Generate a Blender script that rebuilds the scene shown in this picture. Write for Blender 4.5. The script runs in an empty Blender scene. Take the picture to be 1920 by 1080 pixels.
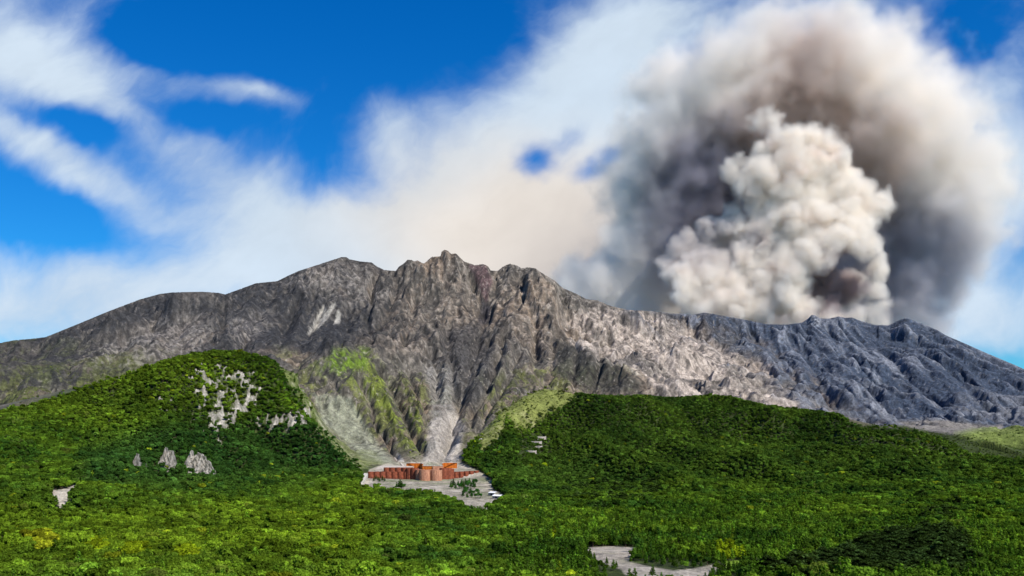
import bpy, math, random
import numpy as np
from mathutils import Vector

# ------------------------------------------------------------------ camera, sky, sun, exposure
F, YH, CX = 1844.0, 830.0, 960.0          # focal length, horizon row, centre column (1920 px wide photo)
R = math.radians
sc = bpy.context.scene
col = sc.collection
cam = bpy.data.objects.new('camera', bpy.data.cameras.new('camera'))
col.objects.link(cam)
sc.camera = cam
cam.data.sensor_width = 36.0
cam.data.lens = 36.0 * F / 1920.0
cam.data.shift_y = (YH - 540.0) / 1920.0
cam.data.clip_start = 1.0
cam.data.clip_end = 60000.0
cam.rotation_euler = (R(90), 0, 0)
cam.location = (0, 0, 0)
sc.view_settings.view_transform = 'Standard'
sc.view_settings.look = 'None'
sc.view_settings.gamma = 1
sc.view_settings.exposure = 0.32
sc.cycles.use_denoising = True
sc.cycles.denoiser = 'OPENIMAGEDENOISE'
sc.cycles.use_adaptive_sampling = True
sc.cycles.adaptive_threshold = 0.03
sc.cycles.max_bounces = 12
sc.cycles.diffuse_bounces = 2
sc.cycles.glossy_bounces = 1
sc.cycles.transmission_bounces = 2
sc.cycles.volume_bounces = 11
sc.cycles.transparent_max_bounces = 8
sc.cycles.volume_step_rate = 3.0
sc.cycles.volume_max_steps = 400
sc.cycles.caustics_reflective = False
sc.cycles.caustics_refractive = False

SUN_AZ, SUN_EL = 134.0, 47.0             # azimuth clockwise from the view axis (+Y): behind and right
sd = Vector((math.sin(R(SUN_AZ)) * math.cos(R(SUN_EL)), math.cos(R(SUN_AZ)) * math.cos(R(SUN_EL)), math.sin(R(SUN_EL))))
sun = bpy.data.objects.new('sun', bpy.data.lights.new('sun', 'SUN'))
col.objects.link(sun)
sun.data.energy = 5.0
sun.data.angle = R(0.5)
sun.data.color = (1.0, 0.94, 0.85)
sun.rotation_euler = sd.to_track_quat('Z', 'Y').to_euler()
sun.location = (0, -200, 600)


class NT:
    """small helper that writes node trees"""
    def __init__(s, tree): s.t = tree; s.n = tree.nodes; s.l = tree.links
    def node(s, kind, ins=None, **kw):
        nd = s.n.new(kind)
        for k, v in kw.items(): setattr(nd, k, v)
        for k, v in (ins or {}).items(): s.put(nd.inputs[k], v)
        return nd
    def put(s, sock, v):
        if isinstance(v, bpy.types.NodeSocket): s.l.new(v, sock)
        else: sock.default_value = v
    def m(s, op, a, b=0.0, c=None, clamp=False):
        nd = s.n.new('ShaderNodeMath'); nd.operation = op; nd.use_clamp = clamp
        s.put(nd.inputs[0], a); s.put(nd.inputs[1], b)
        if c is not None: s.put(nd.inputs[2], c)
        return nd.outputs[0]
    def v(s, op, a, b=(0, 0, 0)):
        nd = s.n.new('ShaderNodeVectorMath'); nd.operation = op
        s.put(nd.inputs[0], a)
        if op == 'SCALE': s.put(nd.inputs['Scale'], b)
        else: s.put(nd.inputs[1], b)
        return nd.outputs['Value'] if op in ('LENGTH', 'DISTANCE', 'DOT_PRODUCT') else nd.outputs[0]
    def sm(s, x, a, b, lo=0.0, hi=1.0):
        nd = s.n.new('ShaderNodeMapRange'); nd.interpolation_type = 'SMOOTHSTEP'
        for i, q in enumerate((x, a, b, lo, hi)): s.put(nd.inputs[i], q)
        return nd.outputs[0]
    def mix(s, f, a, b, mode='MIX'):
        nd = s.n.new('ShaderNodeMix'); nd.data_type = 'RGBA'; nd.blend_type = mode
        s.put(nd.inputs[0], f); s.put(nd.inputs[6], a); s.put(nd.inputs[7], b)
        return nd.outputs[2]
    def noise(s, vec, scale, detail=4, rough=0.55, dist=0.0, out=0):
        nd = s.n.new('ShaderNodeTexNoise')
        s.put(nd.inputs['Vector'], vec); s.put(nd.inputs['Scale'], scale)
        s.put(nd.inputs['Detail'], detail); s.put(nd.inputs['Roughness'], rough); s.put(nd.inputs['Distortion'], dist)
        return nd.outputs[out]


def c4(r, g, b): return (r, g, b, 1.0)


world = bpy.data.worlds.new('World')
sc.world = world
world.use_nodes = True
w = NT(world.node_tree)
w.n.clear()
tc = w.node('ShaderNodeTexCoord').outputs['Generated']
sky = w.node('ShaderNodeTexSky', sky_type='NISHITA', sun_disc=False)
sky.sun_elevation = R(SUN_EL); sky.sun_rotation = R(SUN_AZ)
sky.air_density = 1.0; sky.dust_density = 0.3; sky.ozone_density = 3.0; sky.altitude = 300
hs = w.node('ShaderNodeHueSaturation', {'Saturation': 1.45, 'Color': sky.outputs[0]})
blue = w.mix(1.0, hs.outputs[0], c4(0.26, 0.86, 1.16), 'MULTIPLY')
xyz = w.node('ShaderNodeSeparateXYZ', {0: tc})
yy = w.m('MAXIMUM', w.m('ABSOLUTE', xyz.outputs[1]), 0.08)
# direction coordinates: u to the right, v upwards, in tangents of the angle from the view axis
u0 = w.m('DIVIDE', xyz.outputs[0], yy)
v0 = w.m('DIVIDE', xyz.outputs[2], yy)
uv0 = w.node('ShaderNodeCombineXYZ', {0: u0, 1: v0, 2: xyz.outputs[1]}).outputs[0]
# domain warp so that cloud edges billow
wn = w.noise(uv0, 3.2, 5, 0.6, out=1)
wv = w.v('SCALE', w.v('SUBTRACT', wn, (0.5, 0.5, 0.5)), 0.13)
uvw = w.v('ADD', uv0, wv)
us = w.node('ShaderNodeSeparateXYZ', {0: uvw})


def blob(px, py, rx, ry, ang=0.0, amp=1.0):
    """soft elliptical patch of cloud cover at a sky direction"""
    cu, cv = (px - CX) / F, (YH - py) / F
    a = w.m('SUBTRACT', us.outputs[0], cu); b = w.m('SUBTRACT', us.outputs[1], cv)
    ca, sa = math.cos(R(ang)), math.sin(R(ang))
    p = w.m('ADD', w.m('MULTIPLY', a, ca * F / rx), w.m('MULTIPLY', b, sa * F / rx))
    q = w.m('ADD', w.m('MULTIPLY', a, -sa * F / ry), w.m('MULTIPLY', b, ca * F / ry))
    d2 = w.m('ADD', w.m('MULTIPLY', p, p), w.m('MULTIPLY', q, q))
    return w.m('MULTIPLY', w.m('EXPONENT', w.m('MULTIPLY', d2, -1.0)), amp)


CLOUDS = [  # px, py, rx, ry, tilt (deg, counter-clockwise), amount
    (40, 90, 100, 190, 20, 0.95), (150, 190, 170, 60, -35, 0.85), (300, 150, 200, 50, -18, 0.85), (480, 190, 80, 26, -15, 0.85),
    (60, 290, 220, 46, -25, 0.9), (330, 250, 160, 40, -20, 0.35), (330, 290, 150, 50, -30, 0.4), (240, 370, 200, 40, -20, 0.35), (420, 330, 170, 60, -35, 0.42), (560, 430, 300, 75, -12, 0.85),
    (700, 500, 300, 90, 0, 0.85), (250, 560, 450, 75, 5, 0.75), (150, 480, 300, 60, -5, 0.35), (520, 330, 120, 70, -30, 0.4), (20, 520, 220, 60, 0, 0.5), (100, 620, 330, 80, 0, 0.7),
    (720, 240, 70, 60, 0, 0.55), (800, 330, 160, 140, -30, 1.1), (950, 430, 260, 120, 0, 1.2), (950, 250, 130, 80, 30, 0.7), (1080, 160, 150, 110, 40, 1.0),
    (1180, 60, 170, 90, 20, 1.0), (1150, 420, 200, 130, 0, 1.1), (1000, 540, 300, 90, 0, 1.1), (1200, 220, 150, 130, 0, 0.9), (1400, 30, 260, 60, 0, 0.6),
    (1600, 90, 180, 60, -20, 0.7), (1760, 150, 90, 45, -30, 0.35), (1880, 150, 90, 60, 0, 0.5), (1850, 300, 140, 110, 0, 1.0),
    (1880, 430, 120, 120, 0, 0.7), (1800, 560, 150, 110, 10, 0.7), (1900, 600, 200, 60, 0, 0.5)]
HOLES = [(996, 306, 30, 30, 0, 1.2), (1105, 315, 50, 24, 20, 1.0), (1155, 290, 30, 16, 0, 0.8), (1060, 255, 60, 26, 30, 0.6), (150, 250, 105, 34, -8, 1.1), (370, 235, 90, 35, -15, 0.7), (60, 400, 130, 55, -10, 0.9), (270, 60, 90, 50, 0, 0.6), (620, 60, 330, 110, 0, 0.9),
         (1800, 115, 60, 40, 0, 1.0), (60, 440, 160, 40, -5, 0.5), (650, 300, 70, 90, -30, 0.45), (1890, 500, 70, 60, 0, 0.5)]
cover = None
for b_ in CLOUDS:
    o_ = blob(*b_); cover = o_ if cover is None else w.m('ADD', cover, o_)
for b_ in HOLES:
    cover = w.m('SUBTRACT', cover, blob(*b_))
rot = w.node('ShaderNodeVectorRotate', {'Vector': uvw, 'Angle': R(-32)}, rotation_type='Z_AXIS').outputs[0]
n1 = w.m('ADD', w.m('MULTIPLY', w.noise(w.v('MULTIPLY', rot, (1.0, 1.5, 1.0)), 4.6, 8, 0.58, 0.3), 0.8), w.m('MULTIPLY', w.noise(w.v('MULTIPLY', rot, (1.0, 2.0, 1.0)), 15.0, 7, 0.6, 0.3), 0.2))
n2 = w.noise(uv0, 2.0, 3, 0.5)
cover = w.m('ADD', cover, w.m('MULTIPLY', w.m('SUBTRACT', n1, 0.5), 2.7))
# away from the photograph's part of the sky: scattered cloud
cover = w.m('ADD', cover, w.m('MULTIPLY', w.m('SUBTRACT', n2, 0.5), 0.5))
cm = w.m('POWER', w.sm(cover, -0.1, 1.55), 1.1)
whitec = w.mix(w.sm(blob(1010, 430, 400, 190, 0, 1.0), 0.15, 0.95), c4(0.60, 0.71, 0.83), c4(0.80, 0.74, 0.68))
ashy = w.m('MULTIPLY', blob(1150, 530, 190, 140, 0, 1.0), 0.8)
whitec = w.mix(ashy, whitec, c4(0.36, 0.33, 0.34))
cloudcol = w.v('SCALE', whitec, w.sm(n1, 0.2, 0.8, 0.9, 1.12))
bg1 = w.node('ShaderNodeBackground', {'Color': blue, 'Strength': 0.092})
bg2 = w.node('ShaderNodeBackground', {'Color': cloudcol, 'Strength': 0.83})
mx = w.node('ShaderNodeMixShader', {0: cm, 1: bg1.outputs[0], 2: bg2.outputs[0]})
w.node('ShaderNodeOutputWorld', {0: mx.outputs[0]})
world.cycles.sampling_method = 'MANUAL'
world.cycles.sample_map_resolution = 512

# ------------------------------------------------------------------ numeric helpers
rng = np.random.default_rng(7)
_perm = rng.permutation(4096)
_gx = np.cos(np.arange(4096) * 2.399963); _gy = np.sin(np.arange(4096) * 2.399963)


def perlin(x, y, seed=0):
    x = np.asarray(x, np.float64); y = np.asarray(y, np.float64)
    xi = np.floor(x).astype(np.int64); yi = np.floor(y).astype(np.int64)
    xf = x - xi; yf = y - yi
    uu = xf * xf * xf * (xf * (xf * 6 - 15) + 10); vv = yf * yf * yf * (yf * (yf * 6 - 15) + 10)
    def g(a, b, dx, dy):
        h = _perm[(_perm[(a + seed * 131) & 4095] + b) & 4095]
        return _gx[h] * dx + _gy[h] * dy
    n00 = g(xi, yi, xf, yf); n10 = g(xi + 1, yi, xf - 1, yf)
    n01 = g(xi, yi + 1, xf, yf - 1); n11 = g(xi + 1, yi + 1, xf - 1, yf - 1)
    return 1.4 * ((n00 * (1 - uu) + n10 * uu) * (1 - vv) + (n01 * (1 - uu) + n11 * uu) * vv)


def fbm(x, y, size, octs=4, gain=0.5, seed=0):
    s = 0; a = 1.0; f = 1.0 / size; t = 0
    for i in range(octs):
        s = s + a * perlin(x * f, y * f, seed + i * 7); t += a; a *= gain; f *= 2.03
    return s / t * 1.5


def ridged(x, y, size, octs=5, gain=0.5, seed=0):
    s = 0; a = 1.0; f = 1.0 / size; t = 0; wgt = 1.0
    for i in range(octs):
        n = 1 - np.abs(perlin(x * f, y * f, seed + i * 7)) * 1.6
        n = np.clip(n, 0, 1) ** 2 * wgt
        wgt = np.clip(n * 1.6, 0, 1)
        s = s + a * n; t += a; a *= gain; f *= 2.07
    return s / t


def sstep(x, a, b):
    t = np.clip((x - a) / (b - a), 0, 1); return t * t * (3 - 2 * t)


def poly_mask(px, py, pts, feather):
    """1 inside the outline, falling to 0 over FEATHER px outside"""
    sh = px.shape; x = px.ravel().astype(np.float32); y = py.ravel().astype(np.float32)
    xs = [p[0] for p in pts]; ys = [p[1] for p in pts]
    out = np.zeros(x.shape, np.float32)
    k = np.where((x > min(xs) - feather) & (x < max(xs) + feather) & (y > min(ys) - feather) & (y < max(ys) + feather))[0]
    if len(k) == 0: return out.reshape(sh)
    X = x[k]; Y = y[k]; d = np.full(X.shape, 1e9, np.float32); ins = np.zeros(X.shape, bool)
    for i in range(len(pts)):
        x0, y0 = pts[i]; x1, y1 = pts[(i + 1) % len(pts)]
        dx, dy = x1 - x0, y1 - y0
        t = np.clip(((X - x0) * dx + (Y - y0) * dy) / (dx * dx + dy * dy + 1e-9), 0, 1)
        d = np.minimum(d, np.hypot(X - x0 - t * dx, Y - y0 - t * dy))
        c = (y0 > Y) != (y1 > Y)
        with np.errstate(divide='ignore', invalid='ignore'):
            xx = x0 + (Y - y0) * dx / (dy if dy != 0 else 1e-9)
        ins ^= c & (X < xx)
    sdv = np.where(ins, -d, d)
    out[k] = 1 - sstep(sdv, -feather * 0.5, feather * 0.5)
    return out.reshape(sh)


def at(px, py, D):
    """world point seen in direction (px, py) at distance D along the view axis"""
    return ((px - CX) / F * D, D, (YH - py) / F * D)


# ------------------------------------------------------------------ terrain: surveyed ridge and valley lines
SKY = [(-600, 800, 3200), (-300, 720, 3200), (0, 643, 3100), (40, 637, 3100), (85, 632, 3100), (140, 610, 3150), (200, 585, 3200), (260, 562, 3250), (320, 548, 3300), (380, 547, 3350),
       (422, 552, 3400), (440, 545, 3420), (480, 531, 3450), (520, 527, 3480), (560, 508, 3500), (600, 495, 3520), (640, 482, 3550), (655, 485, 3550), (700, 492, 3520),
       (717, 502, 3500), (740, 508, 3480), (765, 489, 3450), (815, 480, 3430), (838, 469, 3420), (855, 476, 3420), (880, 494, 3420), (912, 497, 3420), (935, 507, 3430),
       (950, 495, 3450), (985, 500, 3450), (1010, 507, 3450), (1040, 527, 3430), (1070, 545, 3420), (1100, 560, 3450), (1140, 572, 3500), (1180, 580, 3600), (1220, 584, 3700),
       (1260, 588, 3800), (1320, 587, 3900), (1400, 600, 3950), (1440, 607, 4000), (1500, 604, 4050), (1525, 591, 4050), (1560, 595, 4080), (1600, 597, 4100), (1650, 609, 4120),
       (1700, 597, 4100), (1760, 620, 4050), (1800, 640, 4000), (1850, 662, 3950), (1920, 692, 3900), (2050, 745, 3800), (2300, 820, 3700)]
SKYLINE = [(-600, 800), (0, 643), (25, 638), (60, 635), (85, 632), (140, 610), (200, 585), (260, 562), (300, 551), (325, 548), (380, 547), (410, 549), (422, 552), (436, 547), (480, 531), (520, 527), (540, 517), (560, 508),
           (600, 495), (640, 482), (650, 482), (655, 486), (675, 490), (697, 492), (706, 499), (720, 506), (742, 508), (748, 500), (757, 494), (764, 487), (771, 487), (777, 490), (783, 488), (790, 492), (795, 494), (802, 488), (810, 481), (822, 481),
           (827, 480), (828, 472), (834, 468), (840, 470), (846, 476), (855, 475), (862, 482), (870, 490), (882, 494), (890, 497), (898, 496), (906, 495), (915, 499), (920, 507), (933, 508), (943, 500), (955, 494), (968, 497), (978, 503), (990, 501), (1004, 503),
           (1015, 511), (1040, 526), (1055, 540), (1070, 546), (1085, 553), (1100, 561), (1120, 563), (1140, 572), (1168, 579), (1180, 581), (1220, 583), (1260, 588), (1300, 590), (1320, 586), (1340, 589), (1400, 600), (1440, 608), (1480, 608), (1503, 605), (1514, 598),
           (1522, 590), (1528, 591), (1538, 597), (1556, 597), (1572, 593), (1585, 596), (1597, 595), (1615, 602), (1640, 609), (1665, 610), (1680, 603), (1697, 596), (1712, 600), (1735, 609), (1760, 620), (1772, 628), (1800, 640), (1850, 662), (1900, 683), (1920, 692), (2300, 830)]
CREST_R = [(868, 862, 1560), (890, 825, 1640), (915, 790, 1720), (940, 765, 1780), (980, 738, 1860), (1020, 722, 1920), (1060, 728, 1960), (1100, 738, 1980), (1160, 742, 2000), (1200, 739, 2020),
           (1250, 743, 2040), (1300, 741, 2060), (1340, 738, 2060), (1380, 744, 2050), (1430, 757, 2030), (1500, 765, 2000), (1560, 772, 1980), (1620, 785, 1930), (1680, 797, 1850), (1750, 812, 1780), (1820, 826, 1700), (1920, 850, 1600), (2050, 885, 1500), (2300, 930, 1400)]
CREST_L = [(-600, 850, 1200), (-300, 810, 1250), (0, 752, 1350), (100, 728, 1400), (200, 706, 1450), (280, 684, 1500), (340, 667, 1550), (400, 656, 1600), (450, 659, 1620), (500, 668, 1640), (530, 683, 1650), (560, 695, 1650), (578, 735, 1650), (585, 770, 1640), (610, 812, 1560), (650, 852, 1500), (675, 886, 1440)]
LINES = [
    SKY,
    # valley floor above the dams
    [(825, 872, 1600), (830, 843, 1750), (835, 812, 1950), (842, 770, 2200), (850, 722, 2450), (865, 680, 2650), (885, 640, 2850), (905, 600, 3050), (912, 560, 3200), (908, 525, 3330)],
    # left spur of the valley, with the green knob
    [(815, 486, 3420), (780, 540, 3300), (740, 600, 3050), (700, 640, 2700), (655, 656, 2400), (668, 690, 2250), (700, 735, 2050), (735, 785, 1900), (762, 835, 1740), (778, 862, 1620)],
    # rib beside the floor
    [(775, 670, 2550), (780, 720, 2330), (790, 770, 2120), (805, 825, 1850)],
    # gully between spur and rib
    [(735, 700, 2420), (755, 745, 2230), (775, 800, 1960)],
    # scree channel left of the spur
    [(585, 725, 2200), (610, 752, 2050), (640, 785, 1900), (675, 825, 1730), (710, 858, 1600), (728, 872, 1540)],
    [(640, 710, 2230), (665, 750, 2050), (690, 795, 1870), (730, 850, 1660)],
    [(610, 700, 2300), (575, 685, 2350)],
    # right wall
    [(872, 850, 1680), (885, 810, 1880), (905, 765, 2080), (930, 735, 2250), (965, 705, 2450), (1000, 680, 2620)],
    # ridge from the summit to the dark cliff
    [(960, 497, 3450), (990, 545, 3250), (1025, 590, 3000), (1045, 620, 2850), (1060, 637, 2760), (1110, 655, 2700), (1160, 680, 2600), (1195, 705, 2500), (1230, 725, 2420), (1265, 740, 2350)],
    [(1040, 700, 2640), (1090, 722, 2560), (1130, 735, 2470), (1190, 742, 2380)],
    [(950, 590, 3050), (940, 640, 2850), (950, 690, 2620)],
    # pale slope beyond
    [(1100, 595, 3300), (1100, 625, 3050), (1140, 655, 2850)],
    [(1200, 605, 3500), (1200, 645, 3150), (1220, 690, 2800), (1260, 720, 2600)],
    [(1300, 625, 3500), (1300, 665, 3050), (1310, 715, 2700), (1330, 745, 2500)],
    [(1400, 650, 3400), (1400, 700, 2900), (1420, 755, 2500)],
    # right cone
    [(1500, 660, 3550), (1500, 715, 2950), (1520, 775, 2450)],
    [(1560, 640, 3700), (1590, 700, 3150), (1620, 780, 2500)],
    [(1640, 650, 3750), (1680, 715, 3150), (1720, 790, 2550)],
    [(1720, 640, 3750), (1780, 700, 3250), (1840, 790, 2600)],
    [(1900, 730, 3200), (1920, 790, 2600)], [(2050, 800, 2800), (2200, 830, 2700)],
    # foot of the mountain on the left
    [(-500, 780, 2300), (0, 745, 2250), (100, 722, 2300), (200, 705, 2400), (300, 690, 2450), (400, 680, 2500), (500, 680, 2550)],
    [(420, 620, 2900), (500, 610, 3000)], [(560, 640, 2800), (600, 650, 2750)],
    CREST_L, CREST_R,
    # dips behind the crests
    [(-600, 900, 1600), (0, 790, 1700), (200, 755, 1800), (400, 735, 1900), (500, 735, 1950)],
    [(960, 790, 2000), (1030, 765, 2120), (1100, 765, 2200), (1200, 768, 2250), (1340, 768, 2270), (1500, 792, 2220), (1620, 805, 2150)],
    # low bank and second green rise on the right
    [(1680, 806, 2050), (1760, 800, 2080), (1850, 800, 2100), (1920, 795, 2150), (2100, 800, 2200)], [(1780, 822, 1900), (1850, 824, 1900), (1920, 830, 1850)],
    # left hill face
    [(0, 820, 1170), (0, 880, 1020)], [(200, 790, 1270), (200, 850, 1130), (200, 905, 1000)], [(400, 740, 1440), (400, 815, 1320), (400, 872, 1230), (420, 915, 1100)],
    [(540, 770, 1520), (545, 840, 1420), (560, 880, 1330), (600, 905, 1250)],
    # right hill face
    [(960, 958, 1050), (1000, 905, 1350), (1060, 860, 1500), (1080, 800, 1750)], [(1200, 960, 950), (1200, 905, 1250), (1200, 852, 1500), (1200, 800, 1760)],
    [(1400, 975, 900), (1400, 905, 1250), (1400, 855, 1500), (1400, 805, 1760)], [(1600, 985, 830), (1600, 915, 1150), (1600, 865, 1400), (1600, 825, 1640)],
    [(1800, 990, 780), (1800, 925, 1050), (1800, 880, 1300), (1800, 850, 1520)], [(2050, 1000, 750), (2050, 930, 1100)],
]
FLAT = [  # open ground: points on the ground itself
    [(672, 912, 1330), (690, 897, 1420), (740, 897, 1440), (800, 903, 1450), (850, 899, 1460), (895, 893, 1500)], [(700, 915, 1290), (760, 918, 1280), (820, 922, 1270), (870, 935, 1190), (895, 958, 1080), (945, 935, 1180)],
    [(900, 905, 1380), (925, 905, 1370)], [(700, 880, 1530), (740, 880, 1540), (800, 884, 1550), (850, 880, 1560)], [(760, 905, 1390), (830, 912, 1330)],
    [(1090, 1033, 560), (1200, 1033, 570), (1130, 1050, 520), (1200, 1060, 495), (1300, 1075, 465)], [(95, 915, 960), (150, 915, 975), (115, 950, 880)],
]
PLAIN = [(-700, 560), (0, 560), (400, 560), (800, 560), (1500, 560), (1920, 560), (2400, 560)]


def dens(line, step=55.0):
    out = []
    for a, b in zip(line[:-1], line[1:]):
        pa, pb = np.array(at(*a)), np.array(at(*b))
        n = max(1, int(np.linalg.norm((pb - pa)[:2]) / step))
        for i in range(n): out.append(pa + (pb - pa) * i / n)
    out.append(np.array(at(*line[-1])))
    return out


P = []
for L in LINES:
    q = dens(L)
    if L is SKY: P += q
    else: P += q
for L in (CREST_L, CREST_R): pass
P = [np.array(p) for p in P]
for i, p in enumerate(P):          # wooded lines above were read at the tree tops
    if p[1] < 2100 and not (-330 < p[0] < -60 and p[1] > 1490): P[i] = p - np.array([0, 0, 6.5])
for L in FLAT: P += dens(L, 40)
for px in range(-700, 2700, 200):  # the wooded plain
    for D, py in ((380, 1098), (450, 1072), (560, 1035), (700, 1000), (850, 972)):
        if 1000 < px < 1400 and D in (450, 560): continue
        if px > 1500 and D > 800: continue
        x, y, z = at(px, py, D); P.append(np.array([x, y, z - 6.0 + 3 * math.sin(px * .013 + D * .01)]))
for px in (150, 350, 550, 700, 820):
    for D, py in ((1000, 940), (1150, 925)):
        x, y, z = at(px, py, D); P.append(np.array([x, y, z - 6.5]))
for x in range(-1000, 1001, 125):   # knoll with the lookout, out of the frame
    for y, z in ((-150, -12), (20, -6 if abs(x) < 150 else -40), (130, -42), (240, -60)):
        P.append(np.array([x, y, z], float))
for a in SKY:                       # far sides of the ridges
    for dd, dz in ((350, -150), (900, -330)):
        x, y, z = at(a[0], a[1], a[2] + dd); P.append(np.array([x, y, max(-70, z + dz)]))
for x in range(-5200, 5201, 650):
    for y in (6200, 7600): P.append(np.array([x, y, -78.0]))
P = np.array(P)
# radial basis surface through all of these points
A = np.hypot(P[:, None, 0] - P[None, :, 0], P[:, None, 1] - P[None, :, 1]) / 1000.0
n = len(P)
M = np.zeros((n + 3, n + 3)); M[:n, :n] = -A - np.eye(n) * 0.004
M[:n, n] = 1; M[:n, n + 1] = P[:, 0] / 1000; M[:n, n + 2] = P[:, 1] / 1000; M[n:, :n] = M[:n, n:].T
W = np.linalg.solve(M, np.concatenate([P[:, 2], [0, 0, 0]]))


def rbf(x, y):
    sh = x.shape; x = x.ravel() / 1000; y = y.ravel() / 1000; out = np.empty(x.shape)
    for i in range(0, len(x), 40000):
        s = slice(i, i + 40000)
        d = np.hypot(x[s, None] - P[None, :, 0] / 1000, y[s, None] - P[None, :, 1] / 1000)
        out[s] = -d @ W[:n] + W[n] + W[n + 1] * x[s] + W[n + 2] * y[s]
    return out.reshape(sh)


def bil(g, fx, fy):
    """bilinear lookup, g[row=y, column=x]"""
    fx = np.clip(fx, 0, g.shape[1] - 1.001); fy = np.clip(fy, 0, g.shape[0] - 1.001)
    ix = fx.astype(np.int64); iy = fy.astype(np.int64); a = fx - ix; b = fy - iy
    return (g[iy, ix] * (1 - a) + g[iy, ix + 1] * a) * (1 - b) + (g[iy + 1, ix] * (1 - a) + g[iy + 1, ix + 1] * a) * b


def blur(g, k=1):
    for _ in range(k):
        g = np.pad(g, 1, mode='edge')
        g = (g[:-2] + g[2:] + 2 * g[1:-1]) / 4
        g = (g[:, :-2] + g[:, 2:] + 2 * g[:, 1:-1]) / 4
    return g


def erode(h, cell, hard, batches, drops, steps, rate):
    """water drops running downhill cut gullies and drop silt; HARD is 1 where the ground can be cut"""
    H, Wd = h.shape
    for b in range(batches):
        x = rng.uniform(2, Wd - 3, drops); y = rng.uniform(2, H - 3, drops); live = np.ones(drops)
        dx = np.zeros(drops); dy = np.zeros(drops); sed = np.zeros(drops); vel = np.ones(drops)
        hs_ = h
        gy_, gx_ = np.gradient(blur(hs_, 1))
        for s in range(steps):
            gx = bil(gx_, x, y); gy = bil(gy_, x, y)
            dx = dx * 0.35 - gx * 0.65; dy = dy * 0.35 - gy * 0.65
            l = np.hypot(dx, dy) + 1e-6
            ux, uy = dx / l, dy / l
            x2 = np.clip(x + ux, 1, Wd - 2.01); y2 = np.clip(y + uy, 1, H - 2.01)
            dh = bil(h, x2, y2) - bil(h, x, y)
            slope = np.clip(-dh / cell, 0, 1.5)
            cap = slope * vel * rate * 14
            hd = bil(hard, x, y)
            de = np.where(cap > sed, np.minimum((cap - sed) * 0.22 * hd, np.maximum(-dh, 0) * 0.4), (cap - sed) * 0.12)
            de = np.where(dh > 0, -np.minimum(sed, dh * 0.5), de)
            sed = sed + de
            ix = x.astype(np.int64); iy = y.astype(np.int64); a = x - ix; c = y - iy
            live = live * ((x2 > 3) & (x2 < Wd - 4) & (y2 > 3) & (y2 < H - 4))
            flat_i = iy * Wd + ix; dl_ = 0
            for off, ww in ((0, (1 - a) * (1 - c)), (1, a * (1 - c)), (Wd, (1 - a) * c), (Wd + 1, a * c)):
                dl_ = dl_ + np.bincount(flat_i + off, -de * ww * live, minlength=H * Wd)
            h += np.clip(dl_, -0.35, 0.2).reshape(H, Wd) * (cell / 6.0)
            vel = np.sqrt(np.clip(vel * vel * 0.94 + slope * 0.4, 0.05, 6))
            x, y = x2, y2
        hb = blur(h, 2)
        h[:] = hb + np.clip(h - hb, -cell * 0.5, cell * 0.35)
    return h


X0, Y0, X1, Y1 = -3200.0, 240.0, 3200.0, 5200.0


def grid(cell):
    xs = np.arange(X0, X1 + 1, cell); ys = np.arange(Y0, Y1 + 1, cell)
    return np.meshgrid(xs, ys)


def zones(X, Y):
    px = CX + F * X / Y
    dl = np.interp(px, [p[0] for p in CREST_L], [p[2] for p in CREST_L])
    dr = np.interp(px, [p[0] for p in CREST_R], [p[2] for p in CREST_R])
    dc = np.where(px < 675, dl, np.where(px > 868, dr, 1480))
    rock = sstep(Y - dc, 40, 330)
    rightg = sstep(px, 1600, 1720) * (1 - sstep(Y, 2150, 2350))
    return px, dc, rock * (1 - rightg * 0.8)


C1 = 16.0
X, Y = grid(C1)
h = rbf(X, Y)
px, dc, rock = zones(X, Y)
cone = sstep(px, 1330, 1480)
h += rock * (1 - cone * 0.88) * (ridged(X, Y, 420, 5, 0.5, 3) - 0.45) * 95
h += rock * cone * (ridged(X, Y, 300, 3, 0.5, 5) - 0.45) * 6
h += (1 - rock) * sstep(Y, 1050, 1350) * ((ridged(X * 1.15 + Y * .25, Y * 0.5, 190, 3, 0.5, 19) - .5) * 46 + fbm(X, Y, 120, 3, 0.5, 9) * 7) * sstep(np.abs(px - 780), 60, 260) * 1.0
def radial(X, Y, cx_, cy_, wl, rref, seed, warp=0.09):
    th = np.arctan2(X - cx_, cy_ - Y); r_ = np.hypot(X - cx_, Y - cy_)
    th = th + warp * fbm(X, Y, 420, 3, 0.5, seed + 3) + 0.3 * warp * fbm(X, Y, 110, 2, 0.5, seed + 5)
    k_ = rref / wl
    a = ridged(th * k_ * 50, r_ * 0.10, 50, 4, 0.55, seed)
    return a, r_


CONE_C = (1090.0, 4420.0); SUM_C = (-190.0, 3640.0)
ra_, rr1 = radial(X, Y, *SUM_C, 150, 900, 301, 0.16)
h += rock * (1 - cone) * (ra_ - 0.45) * 62 * sstep(rr1, 60, 500)
h = erode(h, C1, (0.12 + rock * 0.88) * (1 - 0.8 * cone), 7, 16000, 60, 1.0)
C2 = 6.0
X, Y = grid(C2)
h1 = bil(blur(h, 1), (X - X0) / C1, (Y - Y0) / C1)
px, dc, rock = zones(X, Y)
h1 += rock * (ridged(X, Y, 110, 4, 0.55, 23) - 0.45) * 22 * (1 - 0.5 * sstep(px, 1330, 1480)) * (0.35 + 0.65 * sstep(px, 420, 760))
cone = sstep(px, 1330, 1480)
ra2, rr2 = radial(X, Y, *CONE_C, 95, 1300, 311, 0.10)
h1 += rock * sstep(px, 1200, 1420) * (ra2 - 0.45) * 46 * sstep(rr2, 150, 700)
ra3, rr3 = radial(X, Y, *SUM_C, 60, 900, 321, 0.16)
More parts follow.
